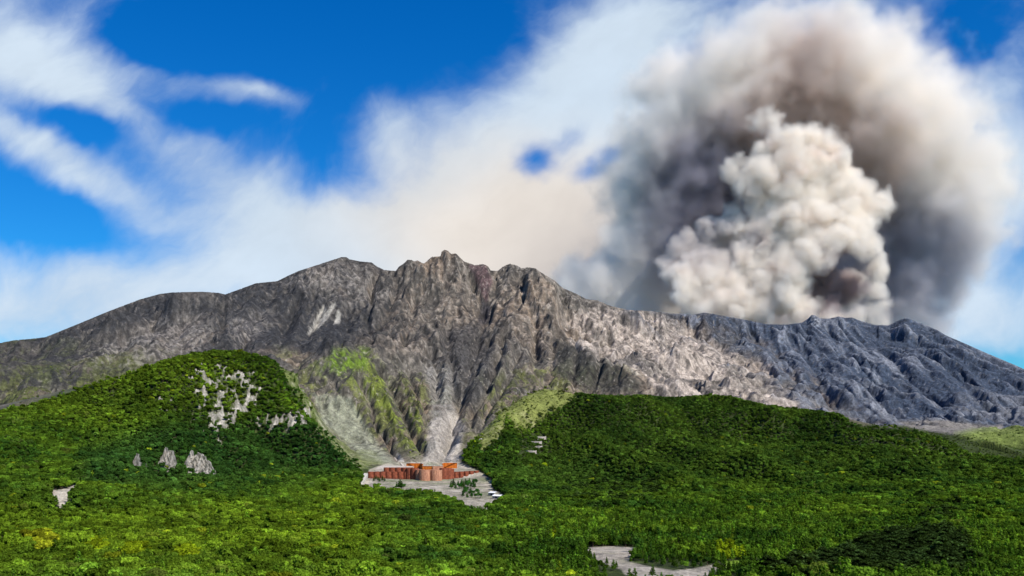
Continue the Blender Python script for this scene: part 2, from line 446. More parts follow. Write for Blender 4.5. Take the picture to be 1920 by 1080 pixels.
h1 += rock * (1 - cone) * (ra3 - 0.45) * 26 * sstep(rr3, 60, 500) * (0.4 + 0.6 * sstep(px, 420, 760))
h2 = erode(h1.copy(), C2, (0.06 + rock * 0.94) * (1 - 0.75 * cone), 7, 60000, 70, 0.55)
ero = np.clip(h1 - h2, -8, 12)
# streaks down the fall line
gy_, gx_ = np.gradient(blur(h2, 3), C2)
gl = np.hypot(gx_, gy_) + 1e-6
slope2 = gl.copy()
_cg = sstep(px, 1330, 1480); _rr = np.hypot(X - CONE_C[0], Y - CONE_C[1]) + 1
gx_ = gx_ / gl * (1 - _cg) + _cg * (X - CONE_C[0]) / _rr; gy_ = gy_ / gl * (1 - _cg) + _cg * (Y - CONE_C[1]) / _rr; gl = np.hypot(gx_, gy_) + 1e-6
nz = rng.normal(size=h2.shape)
nzb = blur(rng.normal(size=h2.shape), 6) * 9
gs = np.zeros_like(h2); _k = rng.normal(size=(h2.shape[0] // 9 + 2, h2.shape[1] // 9 + 2))
_jj, _ii = np.mgrid[0:h2.shape[0], 0:h2.shape[1]]
nzc = bil(_k, _ii / 9.0, _jj / 9.0)
gyc, gxc = np.gradient(blur(h2, 14), C2); glc = np.hypot(gxc, gyc) + 1e-6
ACC = np.zeros_like(h2); ACB = np.zeros_like(h2); cnt = 0
II, JJ = np.meshgrid(np.arange(h2.shape[1], dtype=float), np.arange(h2.shape[0], dtype=float))
for sgn in (1, -1):
    xx, yy2 = II.copy(), JJ.copy()
    for s in range(26):
        gx = bil(gx_ / gl, xx, yy2); gy = bil(gy_ / gl, xx, yy2)
        xx += sgn * gx; yy2 += sgn * gy
        ACC += bil(nz, xx, yy2); ACB += bil(nzb, xx, yy2); cnt += 1
ACD = np.zeros_like(h2)
for sgn in (1, -1):
    xx, yy2 = II.copy(), JJ.copy()
    for s in range(46):
        xx += sgn * bil(gxc / glc, xx, yy2); yy2 += sgn * bil(gyc / glc, xx, yy2)
        ACD += bil(nzc, xx, yy2)
gully = ACD / (ACD.std() + 1e-9)
gully = np.abs(gully) ** 0.8 * np.sign(gully)
streak = ACC / (ACC.std() + 1e-9); streakb = ACB / (ACB.std() + 1e-9)
coneg = sstep(px, 1330, 1480)
h2 += rock * (streak * (0.9 + 1.6 * coneg) + streakb * (2.2 + 4.5 * coneg) + gully * (9.0 - 3.0 * coneg)) * sstep(slope2, 0.10, 0.35)

# ------------------------------------------------------------------ terrain sheet: columns fan out from the lookout, rows get coarser with distance
rows = np.concatenate([np.arange(245, 1000, 5.0), np.arange(1000, 1700, 2.6), np.arange(1700, 3600, 2.9), np.arange(3600, 4250, 3.2), np.arange(4250, 5200, 20.0), np.arange(5200, 8200, 120.0)])
cols = np.arange(-320, 2241, 2.0)
PX, D = np.meshgrid(cols, rows)
XX = (PX - CX) / F * D
Z = bil(h2, (XX - X0) / C2, (D - Y0) / C2)
inside = (1 - sstep(D, 4700, 5150)) * (1 - sstep(np.abs(XX), 2900, 3180))
far_r = rows > 4600
Zr = np.zeros_like(Z); Zr[far_r] = rbf(XX[far_r], D[far_r])
Z = np.where(inside >= 0.999, Z, Z * inside + np.where(D > 4600, Zr, Z) * (1 - inside))
_, DC, ROCK = zones(XX, D)
SLX = bil(slope2, (XX - X0) / C2, (D - Y0) / C2)
RAD = bil(np.where(px > 1300, ra2, ra3), (XX - X0) / C2, (D - Y0) / C2)
GUL = bil(gully, (XX - X0) / C2, (D - Y0) / C2)
STR = bil(streak, (XX - X0) / C2, (D - Y0) / C2); STB = bil(streakb, (XX - X0) / C2, (D - Y0) / C2)
ERO = bil(ero, (XX - X0) / C2, (D - Y0) / C2)
CONE = sstep(PX, 1330, 1480)
# crags and boulders
crag = ridged(XX, D, 42, 4, 0.6, 41)
Z += ROCK * (1 - sstep(D, 4300, 4800)) * (crag - 0.4) * (15 - 13 * CONE) * sstep(SLX, 0.1, 0.45) * (0.25 + 0.75 * sstep(fbm(XX, D, 260, 3, .5, 51), -0.25, 0.25))
crag2 = ridged(XX, D, 17, 3, 0.6, 45)
Z += ROCK * (crag2 - 0.4) * (4.5 - 2.5 * CONE) * sstep(SLX, 0.1, 0.45)
Z += ROCK * fbm(XX, D, 8, 2, 0.6, 61) * 1.6


def correct(Z, line, lo, hi, band, off=0.0, colm=None):
    """bring the ridge that stands against the sky to its surveyed height, column by column"""
    tgt = (YH - np.interp(cols, [p[0] for p in line], [p[1] for p in line]) - off) / F
    lo_ = np.broadcast_to(lo, cols.shape)[None, :]; hi_ = np.broadcast_to(hi, cols.shape)[None, :]
    ok = (D >= lo_) & (D <= hi_)
    for _ in range(3):
        t = Z / D
        tm = np.where(ok, t, -9).max(0)
        dt = (tgt - tm) * (1.0 if colm is None else colm)
        wt = sstep(t, (tm - band)[None, :], (tm - 0.001)[None, :]) * ok
        Z = Z + wt * dt[None, :] * D
    return Z


CARVE = [  # line on the slope (px, py), half width px, depth m (negative raises a rib)
    ([(672, 700), (690, 750), (712, 800), (735, 840), (750, 862)], 6, 24), ([(715, 690), (735, 730), (760, 775), (785, 820), (795, 850)], 7, 24), ([(755, 665), (770, 700), (790, 745), (800, 790)], 6, 18),
    ([(690, 690), (715, 740), (740, 790), (765, 840)], 7, -13), ([(740, 680), (765, 730), (790, 780)], 6, -10), ([(628, 720), (660, 770), (700, 830)], 6, 7),
    ([(905, 560), (905, 600), (890, 650), (875, 700), (862, 750), (845, 800), (832, 860)], 12, 36), ([(928, 600), (915, 640), (885, 700)], 7, 20), ([(942, 640), (925, 690), (900, 740), (880, 790)], 7, 24),
    ([(975, 650), (955, 700), (925, 745), (895, 800)], 8, 24), ([(958, 650), (938, 700), (910, 750)], 6, -12), ([(840, 610), (845, 680), (852, 730)], 9, 20), ([(800, 620), (812, 680), (822, 740)], 8, 16), ([(820, 600), (828, 660), (836, 720)], 7, -10),
    ([(500, 560), (480, 600), (455, 650)], 11, 18), ([(560, 560), (545, 600), (520, 650)], 9, 16), ([(620, 540), (600, 590), (580, 630)], 7, 14), ([(660, 560), (650, 600), (640, 640)], 9, 18), ([(350, 580), (340, 620), (320, 650)], 11, 15),
    ([(430, 560), (420, 610), (400, 640)], 10, 16), ([(700, 545), (690, 590), (700, 640)], 8, 18), ([(250, 600), (235, 640), (210, 680)], 10, 12), ([(290, 590), (280, 630), (265, 670)], 9, 12), ([(590, 540), (570, 590), (550, 640)], 8, -10),
    ([(875, 500), (890, 540), (905, 575)], 6, 26), ([(930, 512), (925, 550), (915, 590)], 6, 24), ([(800, 500), (790, 540), (770, 590), (755, 640)], 9, 22), ([(750, 520), (735, 560), (715, 610)], 9, 22), ([(830, 500), (835, 550), (830, 600)], 7, 18),
    ([(975, 512), (985, 560), (1005, 610), (1000, 660)], 8, 22), ([(1020, 525), (1045, 575), (1065, 620)], 8, 16), ([(860, 500), (862, 550), (868, 600)], 6, -12), ([(775, 500), (765, 550), (745, 600)], 7, -10),
    ([(1085, 645), (1080, 690), (1075, 725)], 6, 16), ([(1125, 668), (1118, 700), (1110, 730)], 6, 16), ([(1165, 690), (1158, 715)], 5, 10), ([(1040, 640), (1035, 690), (1020, 720)], 7, 16), ([(1000, 620), (1010, 660), (990, 700)], 7, 14),
    ([(1150, 600), (1230, 650), (1320, 700), (1400, 745)], 8, 10), ([(1250, 600), (1330, 640), (1420, 690), (1480, 740)], 9, 14), ([(1130, 640), (1200, 690), (1270, 730)], 7, 9), ([(1200, 600), (1290, 655), (1370, 705)], 6, -7),
    ([(1540, 602), (1580, 650), (1620, 710), (1660, 770)], 8, 26), ([(1480, 620), (1520, 680), (1560, 740)], 8, 22), ([(1600, 610), (1660, 660), (1720, 720), (1780, 780)], 8, 26), ([(1660, 620), (1730, 660), (1800, 710), (1860, 770)], 8, 24),
    ([(1720, 620), (1800, 670), (1880, 730)], 8, 22), ([(1420, 620), (1460, 670), (1500, 730), (1540, 770)], 8, 18), ([(1570, 605), (1620, 665), (1670, 725), (1720, 785)], 6, -12), ([(1340, 605), (1400, 650), (1450, 700)], 8, 14),
    ([(1690, 610), (1760, 660), (1830, 720), (1890, 780)], 6, -10), ([(1510, 610), (1550, 670), (1600, 740)], 6, -10)]
PY = YH - F * Z / D
wx_ = PX + 9 * fbm(XX, D, 130, 3, 0.6, 501); wy_ = PY + 5 * fbm(XX, D, 130, 3, 0.6, 505)
CARV = np.zeros(Z.shape)
for pts, hw, dep in CARVE:
    x0_, x1_ = min(p[0] for p in pts) - 4 * hw, max(p[0] for p in pts) + 4 * hw
    c0, c1 = max(0, int((x0_ - cols[0]) / 2)), min(len(cols), int((x1_ - cols[0]) / 2) + 1)
    r0 = int(np.searchsorted(rows, 1600))
    Xs, Ys = wx_[r0:, c0:c1], wy_[r0:, c0:c1]; dmin = np.full(Xs.shape, 1e9)
    for (ax, ay), (bx_, by_) in zip(pts[:-1], pts[1:]):
        dx, dy = bx_ - ax, by_ - ay; t = np.clip(((Xs - ax) * dx + (Ys - ay) * dy) / (dx * dx + dy * dy), 0, 1)
        dmin = np.minimum(dmin, np.hypot(Xs - ax - t * dx, Ys - ay - t * dy))
    CARV[r0:, c0:c1] += dep * np.maximum(0, 1 - dmin / (hw * 1.7)) ** 1.3 * (D[r0:, c0:c1] < 4400)
Z -= CARV * ROCK * (1 - 0.5 * CONE)
Z = correct(Z, SKYLINE, 2500, 4700, 0.05)
# flatten shoulders that rise above the hill crests' lines
cl = (cols < 560).astype(float)
Z = correct(Z, CREST_L, 900, np.interp(cols, [p[0] for p in CREST_L], [p[2] for p in CREST_L]) + 130, 0.03, 8, cl)
cr = sstep(cols, 900, 960) * 1.0
Z = correct(Z, CREST_R, 1300, np.interp(cols, [p[0] for p in CREST_R], [p[2] for p in CREST_R]) + 130, 0.02, 7, cr)
# the gravel flat, levelled in steps behind each row of dams
fp = np.interp(D, [1040, 1190, 1280, 1340, 1400, 1430, 1462, 1482, 1500, 1545, 1590, 1640], [966, 936, 919, 911, 904, 899.5, 898.0, 886, 882.5, 877.5, 873.5, 869])
fp = fp + np.interp(PX, [680, 760, 840, 900], [-3, 0, 0, -4.5]) * sstep(D, 1380, 1440) * (1 - sstep(D, 1470, 1500))
wflat = poly_mask(PX, D / 4, [(676, 330), (700, 300), (800, 290), (870, 262), (905, 262), (955, 292), (935, 330), (905, 375), (868, 392), (740, 392), (690, 368)], 14)
wflat = np.maximum(wflat, 0)
Z = Z * (1 - wflat) + wflat * ((YH - fp) / F * D + 0.5 * fbm(XX, D, 14, 3, .5, 402))
PY = YH - F * Z / D


def ground(px, D_):
    """terrain height under direction px at distance D"""
    fx = (np.asarray(px, float) - cols[0]) / 2.0
    fy = np.interp(np.asarray(D_, float), rows, np.arange(len(rows)))
    return bil(Z, fx, fy)


def ground_hit(px, py, lo=900, hi=2300):
    """first place where the line of sight (px, py) meets the ground"""
    ds = np.arange(lo, hi, 2.0)
    g = ground(np.full(ds.shape, px), ds)
    s = (YH - py) / F * ds
    k = np.where(g >= s)[0]
    return ds[k[0]] if len(k) else None


# ------------------------------------------------------------------ colours of the ground (rock, ash, scree, moss, turf), some with shade painted in
def mixc(c, m, k): return c * (1 - m[..., None]) + np.array(k)[None, None, :] * m[..., None]


nA = fbm(XX, D, 300, 5, 0.55, 71); nB = fbm(XX, D, 60, 4, 0.6, 81); nC = fbm(XX, D, 700, 3, 0.5, 91)
nD = fbm(XX, D, 14, 3, 0.65, 95)
C = np.zeros(Z.shape + (3,)) + np.array([0.128, 0.114, 0.098])
C = mixc(C, sstep(nA, -0.05, 0.45), (0.215, 0.165, 0.125))
C = mixc(C, sstep(nB + 0.3 * nD, 0.15, 0.6) * 0.75, (0.062, 0.060, 0.060))
C = mixc(C, sstep(nC - 0.6 * nB, 0.2, 0.6) * 0.5, (0.25, 0.20, 0.155))
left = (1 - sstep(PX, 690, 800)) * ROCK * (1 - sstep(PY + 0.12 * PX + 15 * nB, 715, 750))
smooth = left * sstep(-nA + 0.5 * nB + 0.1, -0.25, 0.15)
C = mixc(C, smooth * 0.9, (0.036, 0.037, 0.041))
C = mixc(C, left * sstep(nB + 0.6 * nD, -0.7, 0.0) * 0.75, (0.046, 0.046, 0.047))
C = mixc(C, poly_mask(PX + 20 * nB, PY + 14 * nA, [(720, 520), (840, 485), (900, 510), (980, 520), (1060, 600), (980, 640), (860, 640), (760, 660), (690, 650), (700, 590)], 60) * ROCK * 0.5 * sstep(nB + nD, -0.6, 0.4), (0.185, 0.135, 0.095))
C = mixc(C, ROCK * (1 - CONE) * sstep(RAD, 0.38, 0.1) * 0.5, (0.045, 0.043, 0.042))  # gully shade painted dark into the rock, here and on the next line
C = mixc(C, ROCK * (1 - CONE) * sstep(-GUL - 0.5 * STB, 0.3, 1.6) * 0.45, (0.055, 0.054, 0.05))
C = mixc(C, ROCK * (1 - CONE) * sstep(GUL + 0.7 * nB, 0.6, 1.8) * 0.35, (0.24, 0.20, 0.165))
for pts in ([(430, 545), (560, 520), (640, 560), (720, 570), (700, 610), (640, 645), (560, 665), (430, 640)], [(60, 640), (200, 590), (320, 550), (420, 552), (400, 585), (250, 610), (100, 660)]):
    C = mixc(C, poly_mask(PX + 14 * nB, PY + 14 * nA, pts, 30) * ROCK * 0.85, (0.034, 0.036, 0.042))
pale = sstep(crag + 0.5 * nD, 0.62, 0.95)
for pts in ([(200, 640), (330, 590), (400, 600), (400, 640), (300, 690), (200, 680)], [(430, 600), (480, 580), (500, 610), (450, 650)], [(520, 525), (640, 495), (700, 510), (740, 560), (600, 545)]):
    C = mixc(C, poly_mask(PX, PY, pts, 50) * ROCK * (0.25 + 0.75 * pale), (0.24, 0.215, 0.2))
C = mixc(C, ROCK * sstep(ERO, 1.5, 6.0) * 0.35, (0.26, 0.23, 0.195))
C = mixc(C, ROCK * pale * 0.3 * (1 - CONE), (0.30, 0.26, 0.22))
# moss and turf on the lower slopes
lowm = ROCK * (1 - CONE) * sstep(PY + 45 * nA + 20 * nB, 655, 720) * (1 - sstep(PX, 1150, 1230))
C = mixc(C, lowm * (0.1 + 0.8 * sstep(GUL * .5 + 0.9 * nB + 0.4 * STB + 1.2 * nD - CARV * 0.06, 0.0, 0.7)), (0.105, 0.112, 0.036))
lm = ROCK * (1 - sstep(PX, 200, 330)) * sstep(PY + 30 * nA - 0.12 * PX, 600, 660)
C = mixc(C, lm * sstep(nB + nA + 0.5 * nD, -0.3, 0.5) * 0.7, (0.075, 0.085, 0.03))
C = mixc(C, poly_mask(PX + 10 * nB, PY + 10 * nB, [(590, 690), (640, 655), (700, 660), (740, 720), (790, 780), (795, 850), (770, 850), (720, 780), (660, 720)], 26) * (0.08 + 0.8 * sstep(GUL * .4 + 0.9 * nB + 1.2 * nD - CARV * 0.06, -0.1, 0.5)), (0.14, 0.17, 0.03))
C = mixc(C, poly_mask(PX, PY, [(625, 655), (690, 655), (690, 690), (640, 700), (600, 700)], 22) * ROCK * 0.8 * sstep(nB + 0.8 * nD, -0.5, 0.3), (0.10, 0.165, 0.018))
# cliff and gorge walls with their shade painted in, pale wash in the gullies
C = mixc(C, poly_mask(PX + 12 * nB, PY + 12 * nB, [(1045, 635), (1110, 655), (1160, 682), (1200, 712), (1200, 735), (1100, 735), (1040, 700)], 14) * ROCK * 0.8, (0.045, 0.045, 0.040))
C = mixc(C, poly_mask(PX + 10 * nB, PY + 10 * nB, [(830, 620), (900, 600), (925, 660), (930, 720), (880, 770), (840, 740)], 30) * ROCK * 0.75, (0.055, 0.053, 0.054))
C = mixc(C, poly_mask(PX + 4 * nB, PY + 4 * nB, [(880, 498), (912, 497), (925, 530), (912, 570), (900, 545)], 8) * ROCK * 0.8, (0.10, 0.062, 0.066))
C = mixc(C, poly_mask(PX + 3 * nB, PY + 3 * nB, [(903, 560), (920, 575), (922, 600), (905, 612), (895, 598)], 8) * ROCK * 0.8, (0.03, 0.03, 0.04))
C = mixc(C, poly_mask(PX + 5 * nB, PY, [(808, 790), (850, 770), (868, 800), (858, 868), (795, 868)], 12) * (0.55 + 0.35 * sstep(STR, -0.5, 0.8)), (0.30, 0.27, 0.25))
C = mixc(C, poly_mask(PX + 6 * nB, PY, [(800, 690), (850, 700), (850, 770), (815, 790)], 20) * ROCK * 0.5, (0.20, 0.19, 0.18))
C = mixc(C, poly_mask(PX + 5 * nB, PY + 4 * nB, [(590, 740), (655, 745), (680, 790), (715, 845), (740, 868), (690, 866), (660, 840), (600, 785)], 12) * (0.6 + 0.3 * sstep(STR, -0.8, 0.8)), (0.27, 0.28, 0.21))
for pts in ([(607, 572), (612, 580), (590, 612), (580, 628), (576, 626), (590, 600)], [(628, 566), (630, 572), (612, 600), (590, 622), (586, 620), (606, 592)], [(634, 580), (640, 590), (636, 606), (626, 608)], [(740, 850), (748, 850), (760, 868), (748, 868)], [(888, 836), (900, 820), (905, 822), (894, 840)]):
    C = mixc(C, poly_mask(PX + 2 * nD, PY + 2 * nD, pts, 4) * 0.9, (0.42, 0.39, 0.35))
# pale lava slope
lava = poly_mask(PX + 34 * nB + 10 * STB, PY + 18 * nA, [(1065, 600), (1120, 575), (1230, 590), (1330, 640), (1430, 690), (1540, 770), (1280, 745), (1190, 700), (1150, 672), (1090, 645)], 34) * ROCK
C = mixc(C, lava * (0.36 + 0.6 * sstep(STR + STB + GUL, -1.6, 1.0)), (0.35, 0.295, 0.25))
C = mixc(C, lava * sstep(-nA - 0.7 * nB, 0.05, 0.5) * 0.6, (0.15, 0.135, 0.125))
# dark rock of the right cone, cloud shade painted into its blue
cz = poly_mask(PX + 46 * nB + 16 * STB + 30 * (RAD - .4), PY + 14 * nA, [(1210, 560), (1330, 620), (1420, 670), (1500, 725), (1560, 775), (1700, 830), (2300, 900), (2300, 560), (1700, 560)], 95) * ROCK
C = mixc(C, cz * 0.97, (0.036, 0.050, 0.078))
C = mixc(C, cz * sstep(RAD * 2.0 + STB * 0.7 + STR * 0.7, 0.6, 2.8) * 0.8, (0.165, 0.178, 0.21))
C = mixc(C, cz * sstep(PY + 20 * nA, 690, 790) * sstep(STR + STB + GUL + 2 * RAD, 0.4, 3.0) * 0.55, (0.19, 0.19, 0.20))
C = mixc(C, poly_mask(PX, PY, [(1512, 604), (1524, 586), (1540, 600), (1535, 612)], 10) * sstep(nD, -0.3, 0.4) * 0.7, (0.3, 0.31, 0.33))
# grey bank below the cone
bank = poly_mask(PX, PY + 3 * nB, [(1680, 790), (1780, 788), (1850, 798), (1880, 795), (1880, 806), (1800, 816), (1720, 806)], 7) * (D > 1900)
C = mixc(C, bank, (0.17, 0.155, 0.14))
# wooded ground, gravel
gz = 1 - sstep(D - DC, 20, 130)
gz = np.maximum(gz, sstep(PX, 1640, 1720) * (1 - sstep(D, 2120, 2200)) * (1 - bank))
C = mixc(C, gz, (0.035, 0.05, 0.012))
grassy = poly_mask(PX + 6 * nB, PY + 6 * nB, [(940, 770), (975, 730), (1040, 712), (1085, 728), (1080, 745), (1040, 775), (1000, 800), (970, 810)], 18) * (D < 2150)
grassy = np.maximum(grassy, poly_mask(PX + 5 * nB, PY, [(895, 822), (935, 765), (955, 770), (940, 820), (905, 850)], 12) * (D < 1900))
C = mixc(C, grassy * 0.9, (0.17, 0.19, 0.05))
C = mixc(C, grassy * sstep(STR + 0.6 * nD, 0.1, 1.2) * 0.6, (0.30, 0.29, 0.14))
meadow = poly_mask(PX, PY, [(1790, 812), (1870, 795), (2000, 780), (2000, 835), (1900, 838), (1830, 828)], 14) * (D > 1750) * (D < 2300)
C = mixc(C, meadow * 0.85, (0.15, 0.19, 0.045))
shr = poly_mask(PX + 8 * nB, PY + 8 * nB, [(505, 668), (560, 690), (600, 700), (640, 760), (690, 830), (720, 868), (670, 885), (600, 820), (575, 770)], 10) * (D < 1700)
C = mixc(C, shr * 0.75, (0.13, 0.16, 0.045))
C = mixc(C, shr * sstep(nD + 0.5 * nB, 0.1, 0.6) * 0.6, (0.24, 0.225, 0.16))
OPEN_FLAT = [(668, 918), (684, 896), (693, 880), (735, 866), (860, 866), (900, 884), (930, 906), (922, 916), (955, 934), (938, 946), (912, 966), (880, 966), (858, 950), (822, 932), (770, 928), (740, 925), (700, 923)]
flat = poly_mask(PX + 2 * nD, PY, OPEN_FLAT, 3) * (D < 1640)
fb = fbm(XX * 0.6, D, 38, 4, 0.6, 33)
C = mixc(C, flat, (0.27, 0.245, 0.19))
C = mixc(C, flat * sstep(fb + 0.3 * nD, 0.0, 0.45) * 0.75, (0.17, 0.19, 0.10))
C = mixc(C, flat * sstep(-fb, 0.05, 0.45) * 0.7, (0.40, 0.36, 0.30))
OPEN_LOW = [(1088, 1027), (1150, 1024), (1200, 1027), (1190, 1044), (1176, 1052), (1215, 1062), (1262, 1070), (1300, 1066), (1350, 1056), (1362, 1060), (1335, 1076), (1306, 1100), (1262, 1098), (1222, 1080), (1206, 1094), (1180, 1086), (1165, 1068), (1136, 1058), (1108, 1046)]
low = poly_mask(PX + 2 * nD, PY, OPEN_LOW, 3) * (D < 700)
C = mixc(C, low, (0.36, 0.32, 0.265))
C = mixc(C, low * sstep(fb + 0.4 * nD, 0.1, 0.5) * 0.6, (0.20, 0.19, 0.13))
OPEN_GRASS = [(1360, 1052), (1440, 1048), (1445, 1066), (1360, 1066)]
C = mixc(C, poly_mask(PX, PY, OPEN_GRASS, 6) * (D < 700), (0.16, 0.26, 0.02))
hf0 = fbm(XX, D, 9, 2, 0.6, 555)
OPEN_SCAR = [(92, 912), (106, 919), (126, 915), (142, 908), (153, 906), (150, 911), (134, 924), (128, 944), (118, 954), (113, 964), (107, 948), (100, 930)]
scar = poly_mask(PX + 4 * nD, PY + 3 * hf0, OPEN_SCAR, 3) * (D < 1200)
C = mixc(C, scar, (0.42, 0.38, 0.31))
C = mixc(C, scar * sstep(nD, 0.25, 0.6) * 0.6, (0.25, 0.19, 0.14))
# rock faces showing through the left wood
rk_zone = np.maximum.reduce([poly_mask(PX, PY, [(365, 700), (420, 685), (470, 705), (480, 740), (460, 790), (400, 835), (375, 790)], 30),
                             poly_mask(PX, PY, [(290, 735), (330, 745), (320, 775), (290, 770)], 22) * 0.7,
                             poly_mask(PX, PY, [(470, 790), (575, 770), (580, 790), (540, 815), (500, 805)], 16),
                             poly_mask(PX, PY, [(560, 700), (585, 700), (590, 750), (572, 760)], 12) * 0.8]) * (D < DC + 60) * (PX < 600)
rkn = ridged(XX * 1.6, D * 0.5, 26, 3, 0.6, 77)
rkf = fbm(XX * 1.5, D * 0.6, 9, 3, 0.65, 79)
RKM = sstep(rk_zone * 0.5 + rkn * 0.85 + rkf * 0.5, 0.66, 0.90) * (rk_zone > 0.02)
C = mixc(C, RKM, (0.20, 0.19, 0.155))
C = mixc(C, RKM * sstep(rkf + 0.4 * nD, 0.0, 0.5) * 0.8, (0.36, 0.33, 0.285))
C = mixc(C, (rk_zone > 0.02) * sstep(rk_zone, 0.3, 1) * (1 - RKM) * 0.4, (0.10, 0.12, 0.05))
Z += RKM * (ridged(XX, D, 12, 3, 0.6, 78) * 6 + 1.0)
hf = fbm(XX, D, 6, 2, 0.7, 97)
C *= (1 + (0.38 + 0.25 * ROCK * (1 - 0.6 * CONE))[..., None] * nD[..., None]) * (1 + 0.14 * nB[..., None]) * (1 + 0.45 * (hf * ROCK)[..., None])
cr3 = ridged(XX, D, 30, 3, 0.6, 99)
C = mixc(C, ROCK * (1 - CONE) * sstep(cr3, 0.22, 0.08) * 0.55, (0.028, 0.027, 0.027))  # crevice shade painted on as dark lines
C = mixc(C, ROCK * sstep(fbm(XX, D, 7, 2, .6, 98) + 0.4 * nB, 0.55, 0.8) * 0.5 * (1 - 0.5 * CONE) * (1 - 0.6 * left), (0.40, 0.36, 0.31))
oc_ = np.maximum.reduce([poly_mask(PX + 8 * nB, PY + 8 * nB, q, 30) for q in ([(120, 690), (200, 640), (330, 590), (400, 600), (410, 640), (300, 690)], [(425, 600), (480, 580), (505, 610), (450, 660)], [(520, 528), (640, 492), (700, 508), (745, 560), (680, 580), (600, 545)])])
C = mixc(C, oc_ * ROCK * sstep(nD + 0.5 * nB + 0.4 * crag, 0.1, 0.6) * 0.65, (0.25, 0.225, 0.20))
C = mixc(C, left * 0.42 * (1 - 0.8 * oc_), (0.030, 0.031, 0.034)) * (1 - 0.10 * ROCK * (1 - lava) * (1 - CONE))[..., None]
STREAKS = ([(607, 572), (612, 580), (590, 612), (580, 628), (576, 626), (590, 600)], [(628, 566), (630, 572), (612, 600), (590, 622), (586, 620), (606, 592)], [(634, 580), (640, 590), (636, 606), (626, 608)])
for pts in STREAKS: C = mixc(C, poly_mask(PX + 3 * nD, PY + 2 * nD, pts, 5) * 0.75 * sstep(nD, -0.9, 0.1), (0.34, 0.32, 0.28))
C = mixc(C, poly_mask(PX + 5 * nB, PY, [(806, 790), (850, 765), (870, 800), (860, 872), (793, 872)], 12) * (0.5 + 0.4 * sstep(nD + .5 * STR, -0.5, 0.8)), (0.34, 0.31, 0.27))
C = mixc(C, poly_mask(PX + 6 * nB, PY, [(795, 680), (850, 690), (852, 770), (812, 790)], 22) * 0.5 * sstep(nD, -0.5, 0.3), (0.25, 0.235, 0.21))
C = mixc(C, poly_mask(PX + 5 * nB, PY + 4 * nB, [(590, 740), (655, 745), (680, 790), (715, 845), (740, 868), (690, 866), (660, 840), (600, 785)], 14) * (0.25 + 0.5 * sstep(STR + 1.5 * nD, -0.6, 0.9)), (0.23, 0.235, 0.165))
C = np.clip(C, 0.012, 0.7)

# ------------------------------------------------------------------ materials
def material(name, build):
    m = bpy.data.materials.new(name); m.use_nodes = True
    t = NT(m.node_tree); t.n.clear()
    out = t.node('ShaderNodeOutputMaterial')
    build(t, out)
    return m


def mat_terrain(t, out):
    a = t.node('ShaderNodeAttribute', attribute_name='ground_colour').outputs['Color']
    p = t.node('ShaderNodeNewGeometry').outputs['Position']
    n1 = t.noise(p, 0.35, 6, 0.7); n2 = t.noise(p, 0.07, 6, 0.65)
    cc = t.v('SCALE', a, t.sm(t.m('ADD', n1, n2), 0.75, 1.25, 0.6, 1.42))
    bp = t.node('ShaderNodeBump', {'Strength': 1.0, 'Distance': 5.0, 'Height': t.m('ADD', n2, t.m('MULTIPLY', n1, 0.35))})
    b = t.node('ShaderNodeBsdfPrincipled', {'Base Color': cc, 'Roughness': 0.95, 'Normal': bp.outputs[0]})
    b.inputs['Specular IOR Level'].default_value = 0.15
    t.put(out.inputs[0], b.outputs[0])


M_TERRAIN = material('terrain', mat_terrain)


def simple(name, base, var=0.3, scale=0.6, bump=0.05, rough=0.85, second=None, spec=0.2, stretch=(1, 1, 1)):
    def f(t, out):
        p = t.node('ShaderNodeTexCoord').outputs['Object']
        n = t.noise(t.v('MULTIPLY', p, stretch), scale, 5, 0.65)
        c = t.mix(t.sm(n, 0.35, 0.65), c4(*[x * (1 - var) for x in base]), c4(*(second or [x * (1 + var) for x in base])))
        bp = t.node('ShaderNodeBump', {'Strength': 0.7, 'Distance': bump, 'Height': n})
        b = t.node('ShaderNodeBsdfPrincipled', {'Base Color': c, 'Roughness': rough, 'Normal': bp.outputs[0]})
        b.inputs['Specular IOR Level'].default_value = spec
        t.put(out.inputs[0], b.outputs[0])
    return material(name, f)


def tag(o, label=None, cat=None, group=None, kind=None):
    if label: o['label'] = label
    if cat: o['category'] = cat
    if group: o['group'] = group
    if kind: o['kind'] = kind
    return o


def mesh_np(name, V, Fq, mat, colour=None, smooth=True):
    me = bpy.data.meshes.new(name)
    V = np.asarray(V, np.float32); Fq = np.asarray(Fq, np.int32)
    k = Fq.shape[1]
    me.vertices.add(len(V)); me.vertices.foreach_set('co', V.ravel())
    me.loops.add(Fq.size); me.loops.foreach_set('vertex_index', Fq.ravel())
    me.polygons.add(len(Fq)); me.polygons.foreach_set('loop_start', np.arange(0, Fq.size, k, dtype=np.int32))
    me.polygons.foreach_set('loop_total', np.full(len(Fq), k, np.int32))
    me.polygons.foreach_set('use_smooth', np.full(len(Fq), smooth))
    if colour is not None:
        at_ = me.attributes.new('ground_colour', 'FLOAT_COLOR', 'POINT')
        at_.data.foreach_set('color', np.concatenate([colour, np.ones((len(colour), 1))], 1).astype(np.float32).ravel())
    me.update(calc_edges=True)
    if mat: me.materials.append(mat)
    return me


